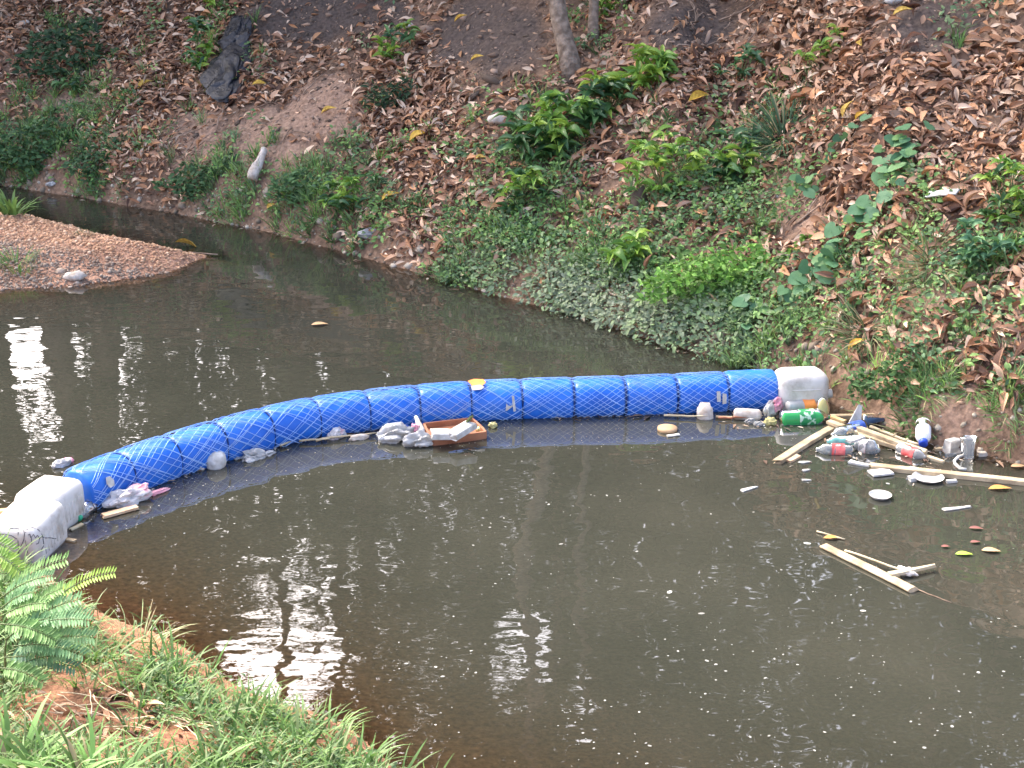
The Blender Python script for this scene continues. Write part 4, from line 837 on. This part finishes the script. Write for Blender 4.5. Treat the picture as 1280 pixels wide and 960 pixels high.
for a, b in zip(q, q[1:]+q[:1]): V, F = slab(a, b, .018, hgt, z=hgt/2-.015, bev=.1); mk('side_panel', V, F, M_BROWN, parent=tr_, smooth=False)
zz = np.array([0, 0, .006]); V = np.array([p+zz for p in q]+[p+zz+np.array([0, 0, .01]) for p in q]); mk('base', V, [(0, 3, 2, 1), (4, 5, 6, 7), (0, 1, 5, 4), (1, 2, 6, 5), (2, 3, 7, 6), (3, 0, 4, 7)], M_BROWN, parent=tr_, smooth=False)
for i, (a0, b0, a1, b1, w_, zv, lab) in enumerate([(541, 543, 562, 543, 12, .085, 'white foam block in the near end of the tray'), (566, 545, 590, 530, 11, .095, 'slanting white foam slice across the tray')]):
    A, B = W(a0, b0, zv), W(a1, b1, zv+.03*i); V, F = slab(A, B, M_(w_, A)*1.6, .05, ragged=.2, seed=i+3); mk('foam_block', V, F, M_FOAM, label=lab, cat='foam', smooth=False)
plank('plant_stalk', 580, 533, 590, 520, 5, .012, M_STEM, 'green stalk sticking up from the tray', z=.10, z1=.2, cat='stalk')
ball(600, 541, 6, M_YELB, 'yellow-green scrap in the end of the tray', 'plastic_scrap', 'litter', 41, .15, z=1.6, squash=.6)
# in the boom's mirror image, right half
disc(834, 538, 12.5, M_LEAFT, 'tan paper disc floating below the boom', 'paper_disc', 'paper disc', rim=False)
plank('foam_strip', 834, 545, 849, 543, 5, .01, M_FOAM, 'small white strip beside the tan paper disc', z=.008, ragged=0, cat='foam')
c = W(881, 522); V, F = lathe([(0, M_(8, c)), (.2, M_(10.5, c)), (.75, M_(9.5, c)), (.8, M_(7.5, c)), (1, M_(6.5, c))], c+np.array([0, 0, -.03]), c+np.array([0, .02, .105]), 16, up=(0, 1, 0), crush=.18); mk('foam_cup', V, F, M_FOAMD, label='dented grubby cup floating against the boom', cat='cup')
V, F = lathe([(0, .028), (.08, .042), (.5, .045), (.92, .04), (1, .02)], W(917, 518, .03), W(952, 519, .03), 14, crush=.25); mk('foam_log', V, F, M_FOAMD, label='pale foam log lying along the boom near the jerrycan', cat='foam')
plank('wood_chip', 895, 521, 915, 522, 5, .015, M_WOOD, 'wood chip between the dented cup and the foam log', z=.01, cat='wood')
for i, (a_, b_, lab) in enumerate([(938, 528, 'clear crumpled wrapper floating below the foam log'), (948, 531, 'clear bubble of film beside the crumpled wrapper')]): ball(a_, b_, 7, M_CLEAR, lab, 'plastic_wrapper', 'litter', 50+i, .3, z=.3, squash=.5)
floatblob('plastic_bag', 955, 528, 975, 510, 13, .10, M_BAG, 'white and pink bag jammed against the jerrycan base', 'plastic bag', 55, .35, sub=4, lift=.5)
floatblob('plastic_scrap', 966, 522, 978, 512, 9, .10, M_PINK, 'pink scrap jammed beside the jerrycan base', 'litter', 56, sub=3, lift=.7)
ball(963, 530, 8, M_YELB, 'yellow crumpled flower-like scrap by the green bottle', 'plastic_scrap', 'litter', 57, .2, z=.6, squash=.7)
# the rubbish heap at the right end
bottle(974, 529, 1042, 526, 11.5, M_GREENB, 'big green soda bottle floating in front of the white jerrycan', labelm=M_LABELG, lab=(.33, .62), seed=5, z=.45, crush=.05)
bottle(982, 518, 1022, 514, 8, M_BAG, 'white bottle with an orange band behind the green one', labelm=M_ORANGE, lab=(.5, .85), z=1.1, seed=6)
c = W(1014, 512); V, F = lathe([(0, M_(6, c)), (.1, M_(7.5, c)), (.9, M_(8.5, c)), (1, M_(8.5, c))], c+np.array([0, 0, .05]), c+np.array([0, .03, .17]), 16, up=(0, 1, 0)); mk('plastic_cup', V, F, M_AMBER, label='brownish see-through cup upright against the jerrycan', cat='cup')
c = W(1028, 521); V, F = lathe([(0, M_(8, c)), (.1, M_(9, c)), (.6, M_(9, c)), (.85, M_(6, c)), (1, M_(3, c))], c+np.array([0, 0, -.01]), c+np.array([0, .02, .14]), 14, up=(0, 1, 0), crush=.3); mk('plastic_bottle', V, F, M_YELB, label='crushed yellow bottle standing beside the green soda bottle', cat='bottle')
plank('wooden_plank', 972, 577, 1041, 535, 11, .03, M_WOOD, 'pale plank slanting away below the green soda bottle', z=.015, ragged=.6, seed=3)
plank('foam_scrap', 985, 577, 998, 570, 8, .02, M_TANW, 'tan chip touching the slanting pale plank', z=.006, cat='litter')
plank('wooden_plank', 1038, 521, 1108, 519, 7, .03, M_WOOD, 'straight plank lying against the bank behind the heap', z=.03, ragged=.1)
plank('wood_strip', 1040, 521, 1056, 527, 6, .02, M_WOODO, 'orange-brown wood strip behind the heap', z=.05, cat='wood')
plank('wooden_plank', 1036, 527, 1082, 543, 9, .025, M_WOOD, 'pale plank running from the green bottle into the heap', z=.05, ragged=.2)
A = W(1068, 530, .03); V, F = slab(A, D(1075, 507, depth(A)), M_(15, A), .018, up=(0, -1, .1), taper=.35, ragged=.2); mk('foam_shard', V, F, M_FOAM, label='pointed white foam shard standing up in the heap', cat='foam', smooth=False)
bottle(1078, 531, 1112, 527, 7.5, M_NAVYB, 'dark blue see-through bottle behind the foam shard', z=.6, seed=8, crush=.25)
bottle(1080, 540, 1036, 553, 9, M_CLEAR, 'clear bottle with a blue and white label across the heap', labelm=M_DBLUE, lab=(.1, .45), z=.9, seed=9)
bottle(1072, 556, 1030, 557, 8.5, M_TEALB, 'teal bottle half under the red-labelled bottle', z=.6, seed=10, crush=.3)
bottle(1066, 566, 1016, 565, 8.5, M_CLEAR, 'clear bottle with a red label lying lowest in the heap', labelm=M_RED, lab=(.22, .55), z=.35, seed=11)
bottle(1070, 560, 1102, 568, 10.5, M_CLEAR, 'crushed ribbed clear bottle with a pink tint', labelm=M_BAGP, lab=(.2, .5), z=.4, seed=12, crush=.4)
plank('foam_strip', 1060, 552, 1078, 546, 9, .02, M_FOAM, 'white foam strip across the heap', z=.11, cat='foam')
plank('wooden_plank', 1072, 543, 1180, 578, 9, .028, M_WOOD, 'long plank, lower of two side by side', z=.05, z1=.0, taper=.6, ragged=.3, seed=5)
plank('wooden_plank', 1074, 536, 1157, 565, 9, .028, M_WOOD, 'long plank, upper of two side by side', z=.075, z1=.04, ragged=.3, seed=6)
bam = empty('bamboo_stem', W(1120, 540), 'jointed bamboo stem lying beyond the paired planks', 'bamboo')
A, B = W(1088, 533, .03), W(1150, 556, .02); V, F = tube(wobble(A, B, 9, .04, 3), .012, 8); mk('culm', V, F, M_BAMBOO, parent=bam)
for u in (.25, .5, .75): p = A+(B-A)*u; d_ = (B-A)*.012; V, F = tube([p-d_, p, p+d_], [.014, .017, .014], 8); mk('node', V, F, M_BAMBOO, parent=bam)
bottle(1122, 563, 1160, 576, 8.5, M_CLEAR, 'clear bottle with a red label under the plank tip', labelm=M_RED, lab=(.25, .62), z=.35, seed=14)
# blue-capped bottle leaning on the mud
A = W(1156, 536, .10); B = W(1154, 555, .05); bt = empty('plastic_bottle', np.array([*B[:2], 0]), 'white bottle with a blue cap leaning on the muddy edge', 'bottle'); r_ = M_(9.5, A)
V, F = lathe([(u, q*r_) for u, q in BOT], A+np.array([0, .05, .03]), B, 18); mk('body', V, F, M_LWHITE, parent=bt)
V, F = lathe([(.12, r_*1.03), (.2, r_*1.05), (.3, r_*1.03)], A+np.array([0, .05, .03]), B, 18); mk('label', V, F[:-2], M_NAVYB, parent=bt)
V, F = lathe([(.86, r_*.55), (.88, r_*.6), (1.02, r_*.58), (1.04, r_*.4)], A+np.array([0, .05, .03]), B, 16); mk('cap', V, F, M_CAPB, parent=bt)
plank('wood_chip', 1163, 549, 1176, 547, 6, .02, M_WOOD, 'wood chip beside the blue-capped bottle', z=.01, cat='wood')
# cups by the mud bank
c = W(1211, 572); V, F = lathe([(0, M_(8.5, c)), (.08, M_(9.5, c)), (.9, M_(11.5, c)), (1, M_(12.2, c)), (1, M_(11.4, c)), (.1, M_(8.5, c))], c+np.array([0, 0, -.01]), c+np.array([0, .03, .14]), 18, up=(0, 1, 0)); mk('plastic_cup', V, F[:-1], M_CLEAR, label='clear plastic cup standing upright in the shallows', cat='cup')
for i, (a0, b0, a1, b1, w_, lab) in enumerate([(1184, 557, 1197, 553, 12, 'white foam block beside the clear upright cup'), (1199, 553, 1224, 555, 12, 'white foam block behind the clear upright cup')]):
    A, B = W(a0, b0, .04), W(a1, b1, .04); V, F = slab(A, B, M_(w_, A), .07, ragged=.15, seed=i); mk('foam_block', V, F, M_FOAM, label=lab, cat='foam', smooth=False)
plank('plastic_tray', 1178, 567, 1202, 565, 16, .03, M_CLEAR, 'clear flat food tray floating beside the upright cup', z=.012, ragged=.1, cat='tray')
plank('wood_chip', 1168, 562, 1176, 561, 5, .02, M_WOOD, 'tiny wood chip beyond the clear flat tray', z=.01, cat='wood')
plank('foam_scrap', 1222, 568, 1232, 567, 8, .03, M_FOAMD, 'cream foam piece at the mud beside the cup', z=.01, cat='foam')
pts = np.array([W(a, b, .012) for a, b in [(1208, 587), (1200, 586), (1194, 580), (1193, 576), (1198, 571), (1203, 570)]]); V, F = tube(pts, .011, 6); mk('plastic_strap', V, F, M_FOAM, label='curved white plastic strip in front of the upright cup', cat='strip')
plank('wooden_plank', 1090, 582, 1300, 606, 11, .035, M_WOOD, 'longest pale plank floating out past the frame edge', z=.015, ragged=.4, seed=8)
plank('foam_scrap', 1062, 577, 1086, 582, 9, .015, M_FOAM, 'torn white foam at the tip of the longest plank', z=.008, taper=.5, cat='foam')
plank('foam_sheet', 1088, 592, 1113, 589, 18, .015, M_FOAM, 'folded white foam sheet in front of the longest plank', z=.012, cat='foam', ragged=.05)
disc(1160, 599.5, 19.5, M_FOAM, 'round white paper plate touching the longest plank')
disc(1100, 622, 14.2, M_FOAM, 'small round white plate floating on its own')
plank('foam_scrap', 1136, 599, 1142, 598, 10, .03, M_FOAM, 'foam knob at the side of the round paper plate', z=.012, cat='foam'); plank('foam_scrap', 1183, 602, 1195, 601, 5, .02, M_FOAM, 'short foam strip just past the round paper plate', z=.01, cat='foam')
for i, (a0, b0, a1, b1, w_, lab) in enumerate([(1180, 637, 1212, 633, 8, 'white foam sliver with a hooked twig'), (1000, 578, 1013, 577, 6, 'white fleck beside the slanting plank foot'), (1004, 588, 1012, 587, 5, 'white fleck under the red-labelled bottle'), (1003, 600, 1013, 600, 4, 'white fleck farther out below the slanting plank'), (929, 613, 947, 608, 7, 'white fleck farthest out from the heap'), (1012, 552, 1020, 549, 8, 'white fleck above the slanting plank')]):
    plank('foam_fleck', a0, b0, a1, b1, w_, .008, M_FOAM, lab, z=.006, taper=.4, ragged=.5, seed=i, cat='foam')
# broken palm stalk farther out
ps = empty('palm_stalk', W(1085, 710), 'broken pale palm stalk floating alone with twigs', 'palm stalk')
V, F = slab(W(1031, 682, .012), W(1140, 738, .012), M_(12, W(1085, 710)), .032, bev=.42, taper=1.25, ragged=.2, seed=2); mk('stalk', V, F, M_WOOD, parent=ps, smooth=False)
V, F = tube(wobble(W(1056, 688, .03), W(1135, 715, .03), 8, .05, 2), .006, 6); mk('twig', V, F, M_BAMBOO, parent=ps)
V, F = slab(W(1112, 718, .03), W(1168, 707, .03), M_(9, W(1140, 712)), .02, taper=.3, ragged=.3); mk('side_shoot', V, F, M_BAMBOO, parent=ps, smooth=False)
crumple('husk', W(1122, 716), W(1146, 722), .07, .05, M_FOAMD, 60, .35, .3, .4, 3, parent=ps)
V, F = tube(wobble(W(1143, 735, .008), W(1189, 753, .004), 6, .03, 4), .003, 5); mk('spine', V, F, M_TWIG, parent=ps)
V, F = tube(wobble(W(1021, 664, .01), W(1056, 674, .01), 6, .02, 6), .005, 5); mk('stick', V, F, M_BAMBOO, label='thin stick floating over the orange leaf', cat='stick')
for a in [(1040, 674, 22, .1, M_LEAFO, 'orange leaf floating beside the palm stalk end'), (1220, 662, 18, -.3, M_LEAFR, 'russet leaf floating, largest of the reddish ones'), (1219, 679, 14, .2, M_LEAFR, 'russet leaf floating just below the largest reddish one'), (1182, 685, 12, 0, M_LEAFR, 'small russet leaf floating left of the green one'), (1205, 695, 22, -.1, M_LEAFG, 'bright green leaf floating on the water'), (1239, 690, 24, -.3, M_LEAFT, 'tan leaf floating beside the bright green one'), (1250, 613, 30, .1, M_LEAFO, 'yellow-brown leaf floating under the longest plank'), (1273, 585, 20, .1, M_LEAFT, 'tan leaf at the frame edge beyond the longest plank'), (400, 407, 22, .3, M_LEAFT, 'grey-tan leaf floating upstream of the boom')]:
    fleaf(*a)
V, F = tube(wobble(W(236, 315, .03), W(272, 318, .02), 6, .03, 8), .007, 5); mk('stick', V, F, M_TWIG, label='thin stick lying off the gravel tip', cat='stick')

# specks of scum on the water
N = 2000; sx = RNG.uniform(140, 1290, N); sy = 560+400*RNG.random(N)**.9; cl = fbm(sx/70, sy/30, 3)*.5+.5; k_ = RNG.random(N) < .12+.9*ss(.45, .75, cl); sx, sy = sx[k_], sy[k_]
s2 = RNG.uniform(0, LEN, 700); off_ = RNG.uniform(.16, .75, 700); q = np.array([at_s(s)+np.array([.25, -1, 0])*o_ for s, o_ in zip(s2, off_)])
P_ = np.concatenate([np.array([W(a, b) for a, b in zip(sx, sy)]), q]); P_[:, 2] = .003; k_ = terrain(P_[:, 0], P_[:, 1]) < -.03; P_ = P_[k_]; big = np.arange(len(k_))[k_] < len(sx); N = len(P_)
sz = np.where(big, RNG.lognormal(math.log(.0028), .55, N), RNG.uniform(.0015, .004, N)); hexv = np.array([(math.cos(i*math.pi/3), math.sin(i*math.pi/3), 0) for i in range(6)]); hexf = np.array([(0, 1, 2, 3), (0, 3, 4, 5)])
V, F, C = scatter(hexv, hexf, P_, frames(np.tile([0, 0, 1.], (N, 1)), RNG.uniform(0, 6.3, N), np.zeros(N), sz, sz*RNG.uniform(1, 1.8, N), sz), np.tile([.30, .30, .27], (N, 1))*RNG.uniform(.5, 1.2, (N, 1)))
mk('scum_specks', V, F, M_PEB, col=C, kind='stuff', label='pale specks of scum scattered on the water', cat='scum')

# crumbs of leaf, bark and twig gathered along the boom, round the heap and along the foot of the bank
c_ = [at_s(s_)+np.array([.2, -1, 0])*(.13+abs(random.gauss(0, .035))) for s_ in np.sort(RNG.uniform(.05, LEN-.05, 420)) if vnoise(s_*2.3, 5.5) > -.35]
c_ += [W(random.gauss(1085, 55), random.gauss(560, 16)) for i in range(170)]+[W(random.gauss(1185, 45), random.gauss(572, 9)) for i in range(90)]+[W(random.gauss(955, 25), random.gauss(528, 5)) for i in range(60)]
xs_ = RNG.uniform(-6, 3.3, 420); c_ += [np.array([a, float(yf(np.array(a)))-abs(random.gauss(.05, .07)), 0]) for a in xs_]
c_ = np.array(c_); c_[:, 2] = .006; c_ = c_[terrain(c_[:, 0], c_[:, 1]) < .0]; N = len(c_); L = RNG.lognormal(math.log(.028), .55, N)
V, F, C = scatter(*leaf_geo(.32, .1, .06, n=3), c_, frames(np.tile([0, 0, 1.], (N, 1)), RNG.uniform(0, 6.3, N), np.full(N, .05), L*RNG.uniform(.25, 1.1, N), L, L), np.array([(.10, .06, .04), (.22, .14, .09), (.36, .26, .18), (.06, .045, .035), (.45, .38, .3)])[RNG.integers(0, 5, N)])
mk('floating_crumbs', V, F, M_DEADA, col=C, kind='stuff', label='brown crumbs of leaf and twig gathered along the boom and shore', cat='debris')

# ------------------------------------------------------------------ near bank: grass, fronds, dead leaves
nx = RNG.uniform(-4.5, .6, 16000); ny = RNG.uniform(4.0, 9.2, 16000); tn_ = t_near(nx, ny); nz_ = terrain(nx, ny); px, py, _ = proj(np.stack([nx, ny, nz_], 1))
bare = 1.1*np.exp(-((px-105)/80)**2-((py-892)/46)**2)+.9*np.exp(-((px-215)/60)**2-((py-935)/30)**2)
dens = ss(-.02, .5, tn_+.22*fbm(nx*3.1, ny*3.1, 2))*np.clip(1-1.15*bare, 0.02, 1)*(.35+.9*(fbm(nx*2.5, ny*2.5, 2)*.5+.5))
k_ = (RNG.random(len(nx)) < dens*.8) & (px > -60) & (px < 620) & (py < 1040); nx, ny, nz_, px, py = nx[k_], ny[k_], nz_[k_], px[k_], py[k_]
parts = []; n0 = len(nx); idx = np.repeat(np.arange(n0), 9); n_ = len(idx); an = RNG.uniform(0, 6.3, n_); rr = RNG.uniform(0, .05, n_)
Pn = np.stack([nx[idx]+rr*np.cos(an), ny[idx]+rr*np.sin(an), nz_[idx]], 1); Pn[:, 2] = terrain(Pn[:, 0], Pn[:, 1])-.01
up_ = np.stack([np.cos(an)*.5+.1, np.sin(an)*.5-.05, np.ones(n_)], 1)+RNG.normal(size=(n_, 3))*.2; up_ /= np.linalg.norm(up_, axis=1, keepdims=True)
s_ = RNG.uniform(.05, .21, n_)*(.5+.95*RNG.random(n0)[idx]**1.5); cg = np.array([(.13, .26, .055), (.17, .31, .075), (.10, .21, .045), (.19, .33, .10), (.25, .33, .13)])[RNG.integers(0, 5, n_)]*RNG.uniform(.45, 1.05, (n_, 1))
parts.append(scatter(*blade_geo(.055, .7), Pn, frames(up_, an, np.full(n_, .05), s_*.9, s_, s_), cg))
idx = np.where(RNG.random(n0) < .5)[0]; idx = np.repeat(idx, 8); n_ = len(idx); Pn = np.stack([nx[idx]+RNG.normal(0, .04, n_), ny[idx]+RNG.normal(0, .04, n_), nz_[idx]], 1); Pn[:, 2] = terrain(Pn[:, 0], Pn[:, 1])+RNG.uniform(.01, .07, n_)
nn = RNG.normal(size=(n_, 3))*.4+np.array([0, -.2, 1]); s_ = RNG.uniform(.015, .04, n_)
parts.append(scatter(*leaf_geo(.5, .2, .2, n=4), Pn, frames(nn/np.linalg.norm(nn, axis=1, keepdims=True), RNG.uniform(0, 6.3, n_), np.full(n_, .2), s_), np.array([(.08, .15, .055), (.11, .19, .07), (.14, .21, .095)])[RNG.integers(0, 3, n_)]))
V, F, C = join(parts); mk('grass', V, F, M_GREENA, col=C, kind='stuff', label='bright green grass and clover growing on the near bank', cat='grass')
# broad blades close to the lens
for i, (a_, b_, lab) in enumerate([(15, 955, 'broad-bladed grass clump in the bottom corner'), (75, 975, 'broad-bladed grass clump next to the one in the corner'), (125, 985, 'broad-bladed grass clump below the red soil')]):
    tuft(a_, b_, 6, 26, 95, (.11, .21, .055), lab, .12, wid=.085, lean=(.25, 0, 1), droop=.7, dry=.05, group='broad-bladed grass in the near corner')
tuft(395, 905, 4, 60, 40, (.17, .28, .08), 'grass clump leaning over the water at the near shore', .16, lean=(.2, .2, 1)); tuft(175, 800, 4, 46, 52, (.24, .30, .14), 'pale grass stems at the near shoreline under the fronds', .16, lean=(.3, .2, 1), dry=.4, wid=.025)
# pinnate-leaved plants
def frond(parent, A, B, n, llen, col, seed, droop=.1, up=(0, -.5, 1)):
    r = np.random.default_rng(seed); u = np.linspace(0, 1, 10); P_ = A+(B-A)*u[:, None]; Lf = np.linalg.norm(B-A); P_[:, 2] += droop*Lf*np.sin(np.pi*u*.9)
    V0, F0 = tube(P_, np.linspace(.0035, .0015, 10), 4, caps=False); vv = [V0]; ff = [F0]; cc = [np.tile([.12, .17, .06], (len(V0), 1))]; off = len(V0)
    lv, lf = leaf_geo(.27, .15, -.1, n=3); n = int(n*1.35)
    for i in range(n):
        q = .10+.90*(i+.5)/n; c = np.array([np.interp(q, u, P_[:, k]) for k in range(3)]); t_ = np.array([np.interp(min(q+.05, 1), u, P_[:, k]) for k in range(3)])-c+(B-A)*.001; t_ /= np.linalg.norm(t_)
        Bm = basis(t_, up)
        for s in (-1, 1):
            d = Bm[:, 0]*s+t_*.42+Bm[:, 2]*r.uniform(-.05, .22); l_ = llen*(1-.55*abs(q-.45)**1.4)*r.uniform(.9, 1.1)
            V = lv*l_ @ basis(d, Bm[:, 2]+.15*r.normal(size=3)).T+c; vv.append(V); ff.append(lf+off); off += len(V); cc.append(np.tile(np.array(col)*r.uniform(.8, 1.25), (len(V), 1)))
    return mk('frond', np.concatenate(vv), np.concatenate(ff), M_GREENA, parent=parent, col=np.concatenate(cc))
def fronds(base_px, specs, label, group=None):
    b_ = G(*base_px); r = empty('fern_plant', b_, label, 'fern', group); dep = depth(b_)
    top = D(specs[0][0], specs[0][1], dep-.1); V, F = tube(wobble(b_-np.array([0, 0, .03]), top, 8, .06, 3), np.linspace(.008, .004, 8), 6); mk('stem', V, F, M_STEM, parent=r)
    for i, (x0, y0, x1, y1, n, ll, col, dd) in enumerate(specs):
        A, B = D(x0, y0, dep+dd), D(x1, y1, dep+dd-.05); frond(r, A, B, n, ll*dep/FOC, col, i+int(x0)+100)
    return r
BG, LM, GR = (.13, .27, .11), (.27, .42, .07), (.16, .30, .085)
fronds((6, 862), [(8, 800, 100, 752, 17, 17, BG, -.1), (5, 790, 78, 738, 15, 16, GR, -.05), (10, 815, 118, 800, 18, 18, BG, -.15), (6, 800, 60, 775, 14, 16, BG, -.2), (2, 760, 40, 742, 12, 15, BG, -.1), (5, 822, 95, 838, 16, 17, (.11, .23, .13), -.2), (0, 780, 70, 803, 15, 17, GR, -.25), (4, 745, 84, 702, 14, 17, GR, .05), (10, 838, 82, 822, 13, 16, BG, -.22), (0, 835, 55, 855, 13, 16, GR, -.28), (2, 770, 58, 756, 13, 16, GR, -.15), (20, 790, 112, 778, 16, 16, BG, -.2), (15, 808, 105, 822, 16, 16, BG, -.25), (0, 748, 66, 722, 14, 15, BG, 0)], 'blue-green feathery plant filling the corner before the jerrycans')
fronds((48, 800), [(70, 747, 144, 718, 14, 13, LM, 0), (40, 780, 112, 770, 14, 15, BG, -.05), (38, 775, 92, 735, 13, 14, GR, .05), (55, 795, 128, 815, 14, 15, GR, -.1)], 'feathery plant with one yellow-lime frond over the water')
fronds((-8, 760), [(-14, 690, 26, 716, 9, 17, LM, 0), (-20, 676, 16, 690, 8, 17, (.2, .36, .07), .05), (-10, 720, 44, 722, 10, 16, GR, 0)], 'lime feathery sprig touching the scribbled jerrycan')
# dead leaves on the near bank
for i in range(60):
    q = (random.gauss(130, 70), random.gauss(915, 30)) if i < 46 else (random.uniform(0, 420), random.uniform(860, 955))
    p = G(*q)
    if p[2] < .03: continue
    nn = normal(np.array([p[0]]), np.array([p[1]]))[0]+RNG.normal(size=3)*.25; nn /= np.linalg.norm(nn); a_ = random.uniform(0, 6.28); d = np.array([math.cos(a_), math.sin(a_), 0]); d -= nn*(d @ nn)
    inst('leaf', random.choice(leaf_me), mat4(basis(d, nn), p+nn*.02, random.uniform(.06, .14)), near)
for i in range(26):                                      # dry grass stems over the red soil
    p = G(random.uniform(20, 230), random.uniform(860, 940)); a_ = random.gauss(-.5, .6); l_ = random.uniform(.15, .4); e = p+np.array([math.cos(a_), math.sin(a_), 0])*l_; pts = wobble(p, e, 7, .1, i); pts[:, 2] = terrain(pts[:, 0], pts[:, 1])+.03; V, F = tube(pts, .0028, 4); mk('dry_stem', V, F, M_BAMBOO, parent=near)
